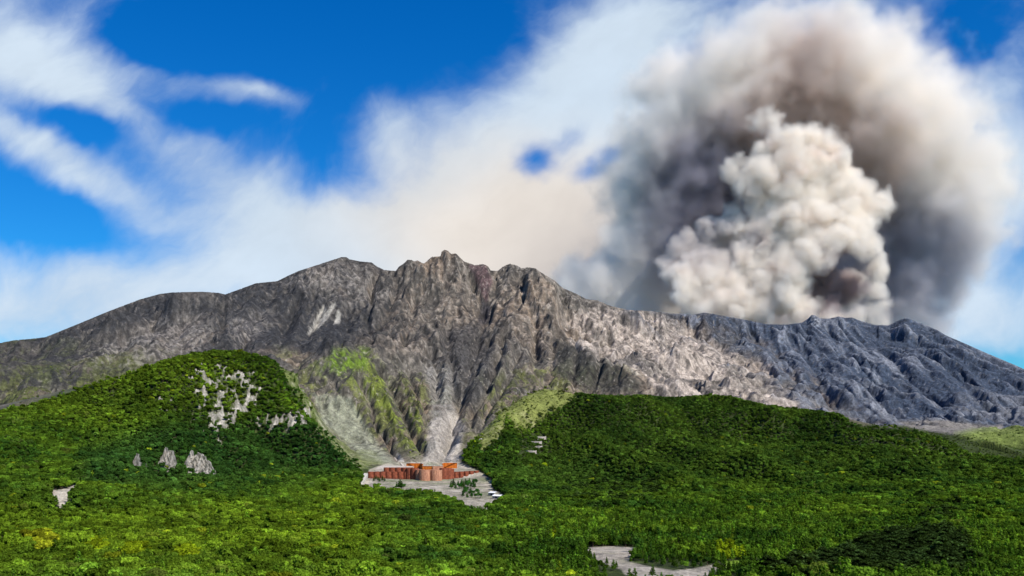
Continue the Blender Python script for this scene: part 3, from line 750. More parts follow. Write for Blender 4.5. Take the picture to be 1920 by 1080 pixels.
nr, nc = Z.shape
idx = np.arange(nr * nc).reshape(nr, nc)
quads = np.stack([idx[:-1, :-1], idx[:-1, 1:], idx[1:, 1:], idx[1:, :-1]], -1).reshape(-1, 4)
VV = np.stack([XX, D, Z], -1).reshape(-1, 3); CC = C.reshape(-1, 3)
cPX = PX[:-1, :-1].ravel(); cD = D[:-1, :-1].ravel(); cDC = DC[:-1, :-1].ravel(); cPY = PY[:-1, :-1].ravel()
cflat = flat[:-1, :-1].ravel() > 0.5; clow = low[:-1, :-1].ravel() > 0.5
reg = np.full(len(quads), 0)
reg[(cD > cDC + 90) & ~((cPX > 1650) & (cD < 2200))] = 1                     # rock
reg[(reg == 1) & (cPX > 1395)] = 2                                           # the dark cone
reg[(reg == 0) & (cPX < 690) & (cD > np.interp(cPX, [-320, 0, 200, 400, 560, 690], [950, 1010, 1030, 1130, 1250, 1400]))] = 3
reg[(reg == 0) & (cPX > 900) & (cD > np.interp(cPX, [900, 960, 1200, 1600, 2240], [1380, 1150, 1080, 1000, 900]))] = 4
reg[cflat] = 5
NAMES = {0: 'ground', 1: 'mountain', 2: 'volcano_slope', 3: 'hill', 4: 'hillside_terrain', 5: 'gravel_ground'}
LAB = {0: 'low ground under the foreground wood', 1: 'bare grey brown rocky mountain with a jagged summit', 2: 'dark blue grey volcano flank below the erupting crater',
       3: 'rounded wooded hill with pale rock faces', 4: 'long wooded hillside below the pale lava slope', 5: 'pale gravel flat around the rust red dams'}
for r_, nm in NAMES.items():
    q = quads[reg == r_]
    u_, inv = np.unique(q, return_inverse=True)
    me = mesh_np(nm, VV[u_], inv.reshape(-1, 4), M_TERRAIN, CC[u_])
    o = bpy.data.objects.new(nm, me); col.objects.link(o)
    tag(o, LAB[r_], None, None, 'structure')
# knoll under the lookout and the far plain
gx, gy = np.meshgrid(np.arange(-900, 901, 15.0), np.arange(-400, 286, 15.0))
gz_ = np.where(gy > 236, -1.2, 0.0) + np.minimum(rbf(gx, gy), -3 - 0.15 * np.abs(gy))
ii = np.arange(gx.size).reshape(gx.shape)
kq = np.stack([ii[:-1, :-1], ii[:-1, 1:], ii[1:, 1:], ii[1:, :-1]], -1).reshape(-1, 4)
kc = np.zeros((gx.size, 3)) + np.array([0.05, 0.08, 0.02])
o = bpy.data.objects.new('terrain', mesh_np('terrain', np.stack([gx, gy, gz_], -1).reshape(-1, 3), kq, M_TERRAIN, kc)); col.objects.link(o)
tag(o, 'grassy knoll under the lookout', None, None, 'structure')
a_ = np.linspace(0, 2 * math.pi, 97)[:-1]
rr = [0, 2000, 6000, 12000, 30000]
pv = [(0, 0, -95)]; pf = []
for r_ in rr[1:]:
    pv += [(r_ * math.cos(t), r_ * math.sin(t), -95 if r_ < 30000 else -100) for t in a_]
pt = [(0, 1 + i, 1 + (i + 1) % 96, 1 + (i + 1) % 96) for i in range(96)]
for k in range(3):
    for i in range(96):
        j = (i + 1) % 96; a0 = 1 + k * 96
        pf.append((a0 + i, a0 + 96 + i, a0 + 96 + j, a0 + j))
me = bpy.data.meshes.new('plain'); me.from_pydata(pv, [], [(a, b, c) for a, b, c, _ in pt] + pf); me.materials.append(simple('plain', (0.06, 0.08, 0.03), 0.3, 0.002))
o = bpy.data.objects.new('plain_terrain', me); col.objects.link(o); tag(o, 'low plain beyond the volcano', None, None, 'structure')

# ------------------------------------------------------------------ trees
def mat_leaf(t, out):
    a = t.node('ShaderNodeAttribute', attribute_name='tint'); a.attribute_type = 'INSTANCER'
    lv = t.node('ShaderNodeAttribute', attribute_name='leaf').outputs['Fac']
    rnd = t.node('ShaderNodeObjectInfo').outputs['Random']
    p = t.node('ShaderNodeNewGeometry').outputs['Position']
    n = t.noise(p, 0.55, 3, 0.6)
    c = t.v('SCALE', a.outputs['Color'], t.m('ADD', t.m('MULTIPLY', lv, 1.1), 0.48))
    c = t.v('SCALE', c, t.sm(rnd, 0, 1, 0.72, 1.3))
    c = t.v('SCALE', c, t.sm(n, 0.3, 0.7, 0.8, 1.22))
    d = t.node('ShaderNodeBsdfDiffuse', {'Color': c})
    tr = t.node('ShaderNodeBsdfTranslucent', {'Color': t.v('MULTIPLY', c, (1.25, 1.3, 0.5))})
    m = t.node('ShaderNodeMixShader', {0: 0.28, 1: d.outputs[0], 2: tr.outputs[0]})
    t.put(out.inputs[0], m.outputs[0])


M_LEAF = material('leaves', mat_leaf)
M_BARK = simple('bark', (0.10, 0.075, 0.05), 0.3, 1.5)


def crown_mesh(name, kind, seed):
    r = np.random.default_rng(seed)
    pts = []; nrm = []; siz = []; lf = []
    if kind == 'round':
        lobes = [(0, 0, 5.2, 2.3, 1.9)]
        for k in range(9):
            a = k * 2.4 + r.uniform(-.3, .3); q = r.uniform(1.0, 2.3)
            lobes.append((q * math.cos(a), q * math.sin(a), r.uniform(3.4, 6.6), r.uniform(1.0, 1.6), r.uniform(0.8, 1.25)))
        for (lx, ly, lz, lr, lh) in lobes:
            m = int(62 * lr * lr)
            v = r.normal(size=(m, 3)); v /= np.linalg.norm(v, axis=1)[:, None]
            v[:, 2] = np.where(v[:, 2] < -0.35, -v[:, 2], v[:, 2])
            rad = r.uniform(0.78, 1.08, m)[:, None]
            pts.append(np.array([lx, ly, lz]) + v * rad * np.array([lr, lr, lh])); nrm.append(v + r.normal(size=(m, 3)) * 0.45)
            siz.append(r.uniform(0.22, 0.5, m)); lf.append(r.uniform(0.2, 1, m))
    elif kind == 'pine':
        H = 8.6
        for k in range(13):
            zz = 1.6 + k * 0.54; rad0 = 2.3 * (1 - k / 14.5) ** 0.8 * r.uniform(0.85, 1.1)
            nb = max(4, int(9 * (1 - k / 16)))
            for b in range(nb):
                a = r.uniform(0, 6.28); L = rad0 * r.uniform(0.75, 1.1)
                m = max(4, int(8 * L))
                tt = np.sqrt(r.uniform(0.05, 1, m))
                pp = np.stack([np.cos(a) * L * tt, np.sin(a) * L * tt, zz + 0.16 * tt * L + r.normal(size=m) * 0.12], 1) + r.normal(size=(m, 3)) * 0.15
                pts.append(pp); nrm.append(np.array([math.cos(a) * .5, math.sin(a) * .5, 1.0]) + r.normal(size=(m, 3)) * 0.5)
                siz.append(r.uniform(0.18, 0.4, m)); lf.append(r.uniform(0.1, 1, m))
    elif kind == 'layered':
        for k in range(22):
            a = r.uniform(0, 6.28); zz = r.uniform(3.0, 7.4); q = r.uniform(0.2, 2.7) * (1.15 - abs(zz - 4.6) / 5.2)
            m = 62; rr_ = r.uniform(0.9, 1.5)
            tt = np.sqrt(r.uniform(0, 1, m)); aa = r.uniform(0, 6.28, m)
            pts.append(np.stack([q * math.cos(a) + rr_ * tt * np.cos(aa), q * math.sin(a) + rr_ * tt * np.sin(aa), zz - 0.35 * tt * tt + r.normal(size=m) * 0.1], 1))
            nrm.append(np.array([0, 0, 1.0]) + r.normal(size=(m, 3)) * 0.4); siz.append(r.uniform(0.2, 0.42, m)); lf.append(np.clip(r.uniform(0, 1) ** 2.5 * 1.7 + r.uniform(-.15, .15, m), -.5, 1.6))
    elif kind == 'shrub':
        for k in range(6):
            a = r.uniform(0, 6.28); q = r.uniform(0, 1.1); lr = r.uniform(0.7, 1.1)
            m = 60
            v = r.normal(size=(m, 3)); v /= np.linalg.norm(v, axis=1)[:, None]; v[:, 2] = np.abs(v[:, 2])
            pts.append(np.array([q * math.cos(a), q * math.sin(a), 0.5]) + v * lr * np.array([1, 1, 0.9])); nrm.append(v + r.normal(size=(m, 3)) * 0.4)
            siz.append(r.uniform(0.2, 0.4, m)); lf.append(r.uniform(0.2, 1, m))
    p = np.concatenate(pts); nn = np.concatenate(nrm); s = np.concatenate(siz)[:, None]; lf = np.concatenate(lf)
    nn /= np.linalg.norm(nn, axis=1)[:, None]
    up = r.normal(size=p.shape); t1 = np.cross(nn, up); t1 /= np.linalg.norm(t1, axis=1)[:, None]; t2 = np.cross(nn, t1)
    V = np.stack([p - t1 * s * 1.25, p - t2 * s * .8 + nn * s * 0.15, p + t1 * s * 1.25, p + t2 * s * .8 + nn * s * 0.15], 1).reshape(-1, 3)
    Fq = np.arange(len(V)).reshape(-1, 4)
    me = mesh_np(name, V, Fq, M_LEAF, smooth=False)
    a = me.attributes.new('leaf', 'FLOAT', 'POINT'); a.data.foreach_set('value', np.repeat(lf, 4).astype(np.float32))
    return me


def trunk_mesh(name, H, r0, limbs, seed):
    r = random.Random(seed); V = []; Fc = []
    def tube(pts_, rad):
        b = len(V); S = 6
        for (p, q) in zip(pts_, rad):
            for k in range(S):
                a = k * 2 * math.pi / S; V.append((p[0] + q * math.cos(a), p[1] + q * math.sin(a), p[2]))
        for i in range(len(pts_) - 1):
            for k in range(S):
                k2 = (k + 1) % S; Fc.append((b + i * S + k, b + i * S + k2, b + (i + 1) * S + k2, b + (i + 1) * S + k))
    tube([(0, 0, -0.6), (0.05, 0, H * .35), (0.12, 0.08, H * .7), (0.1, 0.1, H)], [r0 * 1.25, r0 * .9, r0 * .55, r0 * .15])
    for k in range(limbs):
        a = k * 2.4 + r.random(); z = H * (0.35 + 0.45 * k / max(1, limbs)); L = 1.7 - 0.9 * k / max(1, limbs)
        tube([(0.05, 0.03, z), (math.cos(a) * L * .5, math.sin(a) * L * .5, z + .5), (math.cos(a) * L, math.sin(a) * L, z + 1.0)], [r0 * .45, r0 * .3, r0 * .1])
    me = bpy.data.meshes.new(name); me.from_pydata(V, [], Fc); me.materials.append(M_BARK)
    return me


KINDS = ['round', 'round', 'round', 'pine', 'pine', 'layered', 'shrub']
CROWNS = [crown_mesh('crown', k, 100 + i) for i, k in enumerate(KINDS)]
TRUNKS = [trunk_mesh('trunk', {'round': 5.2, 'pine': 8.2, 'layered': 6.2, 'shrub': 0.8}[k], 0.22 if k != 'shrub' else 0.08, {'round': 5, 'pine': 0, 'layered': 6, 'shrub': 0}[k], i) for i, k in enumerate(KINDS)]
protos = []
for i, k in enumerate(KINDS):
    # one mesh of crown and trunk for the far wood
    mc, mt = CROWNS[i], TRUNKS[i]
    nv = len(mc.vertices); nt = len(mt.vertices)
    V = np.zeros((nv + nt) * 3, np.float32); tmp = np.zeros(nv * 3, np.float32); mc.vertices.foreach_get('co', tmp); V[:nv * 3] = tmp
    tmp = np.zeros(nt * 3, np.float32); mt.vertices.foreach_get('co', tmp); V[nv * 3:] = tmp
    fc = np.arange(nv).reshape(-1, 4); ft = np.array([list(p.vertices) for p in mt.polygons]) + nv
    me = mesh_np('tree', V.reshape(-1, 3), np.concatenate([fc, ft]), M_LEAF, smooth=False)
    me.materials.append(M_BARK)
    mi = np.zeros(len(fc) + len(ft), np.int32); mi[len(fc):] = 1; me.polygons.foreach_set('material_index', mi)
    lf = np.zeros(nv, np.float32); mc.attributes['leaf'].data.foreach_get('value', lf)
    a = me.attributes.new('leaf', 'FLOAT', 'POINT'); a.data.foreach_set('value', np.concatenate([lf, np.zeros(nt, np.float32)]))
    protos.append(bpy.data.objects.new('tree', me))
pcol = bpy.data.collections.new('tree_kinds')
for i, p in enumerate(protos):
    p.name = f'kind_{i}'; pcol.objects.link(p)

# sites of the trees
SP = 4.6
gx, gy = np.meshgrid(np.arange(-1400, 1900, SP), np.arange(385, 2620, SP))
gx = gx + rng.uniform(-.48, .48, gx.shape) * SP; gy = gy + rng.uniform(-.48, .48, gy.shape) * SP
gx = gx.ravel(); gy = gy.ravel()
tpx = CX + F * gx / gy
mg = 60 + 120000 / gy
k = (tpx > -mg) & (tpx < np.minimum(1920 + mg, 2232)); gx, gy, tpx = gx[k], gy[k], tpx[k]
tdc = zones(gx, gy)[1]
tz = ground(tpx, gy); tpy = YH - F * tz / gy
nearz = (gy < tdc + 45)
rightlow = (tpx > 1640) & (gy < 2190) & (gy > tdc)
dn = np.where(nearz, 1.0, 0.0)
dn = np.where(rightlow, 0.28, dn)
dn = np.where((tpx > 675) & (tpx < 868) & (gy > 1400), 0.0, dn)


def P_(pts, f=3): return poly_mask(tpx, tpy, pts, f)


def samp(field):
    return bil(field, (tpx - cols[0]) / 2.0, np.interp(gy, rows, np.arange(nr)))


veg = (gy > tdc + 45) & (gy < 2600)
vn = fbm(gx, gy, 45, 3, .55, 61)
spur = P_([(585, 690), (640, 650), (705, 655), (760, 690), (790, 740), (800, 850), (770, 862), (735, 800), (700, 740), (665, 705)], 16)
spur2 = P_([(870, 840), (900, 780), (940, 720), (1000, 690), (1060, 700), (1130, 735), (1100, 745), (1000, 740), (940, 780), (890, 850)], 14)
lowl = P_([(-50, 650), (60, 640), (160, 690), (260, 680), (200, 720), (-50, 770)], 20)
dn = np.maximum(dn, veg * (spur * 0.30 * sstep(vn, -0.1, 0.4) + spur2 * 0.26 * sstep(vn, -0.1, 0.4) + lowl * 0.22 * sstep(vn, 0.0, 0.5)))
dn *= 1 - P_(OPEN_FLAT, 2) * (gy < 1640)
dn *= 1 - P_(OPEN_LOW, 2) * (gy < 700)
dn *= 1 - 0.75 * P_([(1110, 1050), (1330, 1060), (1330, 1110), (1150, 1110)], 8) * (gy < 700)
dn *= 1 - P_(OPEN_GRASS, 3) * (gy < 700)
dn *= 1 - P_([(x, y + (7 if y > 920 else 2)) for x, y in OPEN_SCAR], 5) * (gy < 1200)
dn *= 1 - 0.97 * samp(RKM)
dn *= 1 - 0.3 * samp(rk_zone)
gr = samp(grassy); dn *= 1 - (0.55 + 0.3 * sstep(fbm(gx, gy, 30, 2, .5, 71), -.2, .3)) * gr
dn *= 1 - 0.42 * samp(shr)
dn *= 1 - 0.6 * P_([(974, 814), (1034, 814), (1034, 864), (970, 866)], 6) * (gy > 1200)
dn *= 1 - samp(bank)
dn *= 1 - 0.55 * samp(meadow)
g2 = fbm(gx, gy, 30, 3, .5, 15)
dn *= np.where((tpx > 1300) & (tpy < 840), 1 - 0.45 * sstep(g2, 0.1, 0.5), 1.0)
keep = rng.uniform(size=gx.shape) < dn
gx, gy, tpx, tz, tpy, gr = [a[keep] for a in (gx, gy, tpx, tz, tpy, gr)]
N = len(gx)
sh_ = samp(shr)
big = fbm(gx, gy, 120, 3, 0.5, 201); mid = fbm(gx, gy, 40, 3, 0.55, 211); sml = rng.uniform(-1, 1, N)
# species: broadleaf, pine, layered evergreen, shrub
kind = rng.integers(0, 3, N)
pinep = np.clip(0.15 + 0.6 * sstep(mid + (tpy - 930) / 120, 0.2, 0.9) * (tpx > 950) + 0.25 * sstep(mid, 0.3, 0.6) + 0.35 * P_([(860, 960), (1500, 940), (1500, 1080), (900, 1080)], 40), 0, .85)
kind = np.where(rng.uniform(size=N) < pinep, rng.integers(3, 5, N), kind)
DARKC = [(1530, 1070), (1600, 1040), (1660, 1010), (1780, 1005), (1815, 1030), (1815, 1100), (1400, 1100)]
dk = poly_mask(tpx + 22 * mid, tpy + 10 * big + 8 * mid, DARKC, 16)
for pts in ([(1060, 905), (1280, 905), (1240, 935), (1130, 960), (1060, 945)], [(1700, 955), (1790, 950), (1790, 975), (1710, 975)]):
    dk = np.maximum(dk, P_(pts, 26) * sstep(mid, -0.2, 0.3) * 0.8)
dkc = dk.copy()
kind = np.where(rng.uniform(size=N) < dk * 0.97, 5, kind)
kind = np.where((rng.uniform(size=N) < np.maximum(gr, sh_) * 0.9) | ((tpx > 1560) & (gy > 1500) & (rng.uniform(size=N) < 0.5)), 6, kind)
scl = rng.uniform(0.62, 1.25, N) * (1 - 0.12 * sstep(gy, 1300, 1900))
kind = np.where(gy > zones(gx, gy)[1] + 60, 6, kind)
scl = scl * np.where(rng.uniform(size=N) < 0.06, 1.35, 1.0)
scl = np.where(kind == 6, scl * 1.2, scl)
scl = scl * (1 - 0.42 * P_([(1090, 1040), (1380, 1050), (1400, 1120), (1110, 1120)], 14) * (gy < 700))
scl = np.where((kind == 5), scl * 1.15, scl)
T = np.zeros((N, 3)) + np.array([0.060, 0.112, 0.010])
def mt_(m, k_):
    global T
    T = T * (1 - m[:, None]) + np.array(k_)[None, :] * m[:, None]
mt_(sstep(big + 0.4 * sml, -0.2, 0.6) * 0.6, (0.095, 0.150, 0.010))
mt_(sstep(-big + 0.5 * sml, 0.0, 0.7) * 0.7, (0.022, 0.068, 0.012))
mt_(sstep(mid + 0.6 * sml, 0.6, 1.0) * 0.5, (0.085, 0.085, 0.022))
mt_(sstep(1060 - tpy, -60, 120) * 0 + P_([(-50, 960), (450, 960), (700, 930), (700, 1090), (-50, 1090)], 80) * 0.5, (0.120, 0.175, 0.008))
mt_(P_([(150, 850), (300, 800), (640, 790), (670, 890), (540, 905), (330, 930), (150, 930)], 60) * (gy > 1000) * 0.72, (0.018, 0.055, 0.014))  # cloud shadow on the lower left hill, painted into the tree tints
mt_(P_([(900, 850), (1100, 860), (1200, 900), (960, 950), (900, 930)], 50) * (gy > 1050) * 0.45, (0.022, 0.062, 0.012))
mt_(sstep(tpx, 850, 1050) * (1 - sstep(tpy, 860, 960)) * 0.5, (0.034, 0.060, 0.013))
mt_((1 - sstep(tpx, 420, 560)) * (1 - sstep(tpy, 740, 830)) * 0.5, (0.088, 0.125, 0.010))
mt_(gr * 0.8, (0.11, 0.13, 0.03))
mt_((gy > zones(gx, gy)[1] + 60) * 0.7, (0.070, 0.095, 0.022))
T *= 1.12
mt_((sml > 0.985) * 0.8, (0.20, 0.24, 0.012))
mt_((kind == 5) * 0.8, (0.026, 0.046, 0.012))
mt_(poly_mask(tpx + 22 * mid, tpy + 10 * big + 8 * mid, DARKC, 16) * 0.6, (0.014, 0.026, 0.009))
mt_((kind >= 3) * (kind < 5) * 0.35, (0.050, 0.130, 0.010))
for (bx, by, br) in ((75, 1025, 34), (1360, 1035, 16), (1385, 1045, 12), (180, 1030, 22), (1033, 1012, 9), (250, 1045, 26), (350, 1050, 26), (1022, 868, 6)):
    m = (np.hypot(tpx - bx, (tpy - 8 - by) * 1.6) < br) & (gy < (1700 if by < 900 else 800)); mt_(m * 0.85, (0.20, 0.26, 0.008) if bx > 100 else (0.19, 0.20, 0.010))
lg = fbm(gx, gy, 22, 3, 0.6, 221)
T *= np.exp(rng.normal(0, 0.24, (N, 1)) + 0.5 * lg[:, None] + 0.3 * mid[:, None] + 0.3 * big[:, None])

# the trees that show largest are objects of their own
scr = scl * 8.0 / gy * np.where(T[:, 0] > 0.15, 1.35, 1.0)
vis = (tpx > 2) & (tpx < 1918) & (YH - F * (tz + 6.5 * scl) / gy < 1078) & (kind < 6)
order = np.argsort(-np.where(vis, scr, 0))
NI = 300
ind = order[:NI]
mask = np.ones(N, bool); mask[ind] = False
T_ = T.astype(np.float32)
words_tone = lambda t: 'dark green' if t[1] < 0.075 else ('yellow green' if t[0] > 0.105 else ('olive' if t[0] > t[1] * 0.72 else 'mid green'))


def place_word(px):
    return ['in the lower left corner', 'left of centre along the lower edge', 'at the middle of the lower edge', 'near the lower gravel clearing', 'right of the lower gravel clearing', 'in the lower right corner'][min(5, int(px / 1920 * 6))]


SPEC = {0: 'round crowned broadleaf tree', 1: 'bushy broadleaf tree', 2: 'uneven crowned broadleaf tree', 3: 'pointed conifer', 4: 'pointed conifer', 5: 'layered evergreen tree'}
KN = {0: 'broadleaf_tree', 1: 'broadleaf_tree', 2: 'broadleaf_tree', 3: 'pine_tree', 4: 'pine_tree', 5: 'evergreen_tree'}


def tree(px, D_, z, kd, s, rot, tint, label, group, name=None):
    e = bpy.data.objects.new(name or KN[kd], None); col.objects.link(e)
    e.empty_display_size = 0.5
    e.location = ((px - CX) / F * D_, D_, z); e.scale = (s, s, s * 1.0); e.rotation_euler = (0, 0, rot)
    tag(e, label, 'tree', group)
    for nm, me in (('trunk', TRUNKS[kd]), ('crown', CROWNS[kd])):
        c = bpy.data.objects.new(nm, me); col.objects.link(c); c.parent = e
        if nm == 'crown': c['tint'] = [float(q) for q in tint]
    return e


for i in ind:
    lab = f"{'tall' if scl[i] > 1.12 else ('small' if scl[i] < 0.9 else 'middling')} {words_tone(T[i])} {SPEC[int(kind[i])]} {place_word(tpx[i])}{', front row' if gy[i] < 418 else ''}"
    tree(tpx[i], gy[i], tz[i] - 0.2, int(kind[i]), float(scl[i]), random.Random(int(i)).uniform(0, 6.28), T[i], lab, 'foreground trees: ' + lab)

# the rest of the wood: one mass
def forest(name, sel, label):
    n_ = int(sel.sum())
    me = bpy.data.meshes.new(name)
    me.vertices.add(n_)
    me.vertices.foreach_set('co', np.stack([gx[sel], gy[sel], tz[sel] - 0.2], -1).astype(np.float32).ravel())
    for nm, ty, dat in (('kind_index', 'INT', kind[sel].astype(np.int32)), ('tree_scale', 'FLOAT', scl[sel].astype(np.float32)), ('turn', 'FLOAT', rng.uniform(0, 6.28, n_).astype(np.float32))):
        a = me.attributes.new(nm, ty, 'POINT'); a.data.foreach_set('value', dat)
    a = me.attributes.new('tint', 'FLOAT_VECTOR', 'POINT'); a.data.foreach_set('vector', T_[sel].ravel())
    o = bpy.data.objects.new(name, me); col.objects.link(o)
    tag(o, label, 'wood', None, 'stuff')
    ng = bpy.data.node_groups.new('scatter_trees', 'GeometryNodeTree')
    ng.interface.new_socket('Geometry', in_out='INPUT', socket_type='NodeSocketGeometry')
    ng.interface.new_socket('Geometry', in_out='OUTPUT', socket_type='NodeSocketGeometry')
    g = NT(ng)
    gi = g.node('NodeGroupInput'); go = g.node('NodeGroupOutput')
    ci = g.node('GeometryNodeCollectionInfo'); ci.inputs['Collection'].default_value = pcol
    ci.inputs['Separate Children'].default_value = True; ci.inputs['Reset Children'].default_value = True
    def na(nm, ty):
        q = g.node('GeometryNodeInputNamedAttribute', data_type=ty); q.inputs['Name'].default_value = nm; return q.outputs['Attribute']
    cx = g.node('ShaderNodeCombineXYZ'); g.l.new(na('turn', 'FLOAT'), cx.inputs[2])
    e2r = g.node('FunctionNodeEulerToRotation'); g.l.new(cx.outputs[0], e2r.inputs[0])
    ip = g.node('GeometryNodeInstanceOnPoints')
    g.l.new(gi.outputs[0], ip.inputs['Points']); g.l.new(ci.outputs[0], ip.inputs['Instance'])
    ip.inputs['Pick Instance'].default_value = True
    g.l.new(na('kind_index', 'INT'), ip.inputs['Instance Index']); g.l.new(e2r.outputs[0], ip.inputs['Rotation']); g.l.new(na('tree_scale', 'FLOAT'), ip.inputs['Scale'])
    g.l.new(ip.outputs[0], go.inputs[0])
    md = o.modifiers.new('scatter', 'NODES'); md.node_group = ng
    return o


forest('forest', mask, 'dense green wood covering the plain and the hills')
print('trees', N, 'terrain verts', Z.size)
# ------------------------------------------------------------------ steel cell dams and other works in the valley mouth
def mat_steel(name, base, dark):
    def f(t, out):
        p = t.node('ShaderNodeTexCoord').outputs['Object']
        n = t.noise(p, 0.35, 5, 0.7); n2 = t.noise(t.v('MULTIPLY', p, (1.6, 1.6, 0.12)), 0.9, 4, 0.6)
        c = t.mix(t.sm(t.m('ADD', n, n2), 0.8, 1.2), c4(*dark), c4(*base))
        b = t.node('ShaderNodeBsdfPrincipled', {'Base Color': c, 'Roughness': 0.8})
        b.inputs['Specular IOR Level'].default_value = 0.2
        t.put(out.inputs[0], b.outputs[0])
    return material(name, f)


M_RED = mat_steel('rust_red_steel', (0.30, 0.085, 0.042), (0.12, 0.034, 0.020))
M_ORG = mat_steel('orange_rust_steel', (0.56, 0.155, 0.014), (0.34, 0.085, 0.014))
M_TAN = mat_steel('weathered_tan_steel', (0.50, 0.25, 0.15), (0.30, 0.13, 0.08))
M_TOP = simple('gravel_fill', (0.42, 0.37, 0.32), 0.3, 0.8)
M_CON = simple('pale_concrete', (0.45, 0.43, 0.38), 0.2, 0.25, 0.02)
M_DARKW = simple('painted_opening_shade', (0.03, 0.03, 0.035), 0.1, 1.0)


def cell_mesh(r, H, mat, ribs=22):
    """a steel cell: interlocked sheet piles round a gravel fill"""
    V = []; Fc = []; mi = []
    n_ = ribs * 4
    prof = [0.0, 0.0, -0.16, -0.16]
    for z in (-3.0, H * 0.5, H):
        for k in range(n_):
            a = 2 * math.pi * k / n_; q = r + prof[k % 4]
            V.append((q * math.cos(a), q * math.sin(a), z))
    for j in range(2):
        for k in range(n_):
            k2 = (k + 1) % n_; Fc.append((j * n_ + k, j * n_ + k2, (j + 1) * n_ + k2, (j + 1) * n_ + k)); mi.append(0)
    b = len(V)
    for z, q in ((H, r - 0.45), (H - 0.5, r - 0.45)):
        for k in range(n_):
            a = 2 * math.pi * k / n_; V.append((q * math.cos(a), q * math.sin(a), z))
    for k in range(n_):
        k2 = (k + 1) % n_
        Fc.append((2 * n_ + k, 2 * n_ + k2, b + k2, b + k)); mi.append(0)
        Fc.append((b + k, b + k2, b + n_ + k2, b + n_ + k)); mi.append(0)
    c = len(V); V.append((0, 0, H - 0.2))
    for k in range(n_):
        Fc.append((b + n_ + k, b + n_ + (k + 1) % n_, c)); mi.append(1)
    me = bpy.data.meshes.new('cell'); me.from_pydata(V, [], Fc); me.materials.append(mat); me.materials.append(M_TOP)
    me.polygons.foreach_set('material_index', mi)
    return me


def wpt(px, D_, py): return Vector(at(px, py, D_))


def cell_dam(cells, mat, label, group='rust coloured steel cell dams'):
    """cells: (px, D, top py, bottom py, radius m)"""
    mx_ = sum(c[0] for c in cells) / len(cells); md_ = sum(c[1] for c in cells) / len(cells)
    base = wpt(mx_, md_, cells[0][3])
    e = bpy.data.objects.new('steel_cell_dam', None); col.objects.link(e); e.location = base
    tag(e, label, 'dam', group)
    for (px_, D_, t_, b_, r_) in cells:
        p0 = wpt(px_, D_, b_); H = (b_ - t_) / F * D_
        o = bpy.data.objects.new('cell', cell_mesh(r_, H, mat)); col.objects.link(o)
        o.parent = e; o.location = p0 - base
    return e


cell_dam([(695 + 11.2 * k, 1440 + 2 * k, 884.2, 894.5 - (1.2 if k == 0 else 0), 4.5) for k in range(7)], M_RED, 'low rust red row of steel cells at the left edge of the gravel flat')
cell_dam([(725 + 11.0 * k, 1492, 876.5, 885, 4.4) for k in range(5)], M_RED, 'upper rust red row of cells behind the low left row')
cell_dam([(760, 1458, 877.5, 897, 5.2), (768.5, 1450, 877.5, 898.5, 5.6), (777.5, 1446, 877.5, 900, 5.8)], M_RED, 'tall dark red stack of cells left of the tan centre cells')
cell_dam([(797, 1424, 881, 903.5, 8.8), (818, 1424, 881, 902.5, 8.6), (788, 1438, 880.5, 900, 7.0), (808, 1440, 880.5, 900, 7.0)], M_TAN, 'weathered tan pair of big cells in the middle of the dams')
cell_dam([(831.5, 1446, 877.5, 899, 5.8), (840, 1450, 877.5, 898, 5.6), (846.5, 1456, 879, 896, 4.0)], M_RED, 'tall dark red stack of cells right of the tan centre cells')
cell_dam([(855 + 9.6 * k, 1462 + 4 * k, 884.5 - 0.5 * k, 894.5 - 0.9 * k, 4.0) for k in range(5)], M_RED, 'low rust red row of steel cells running to the right hillside')


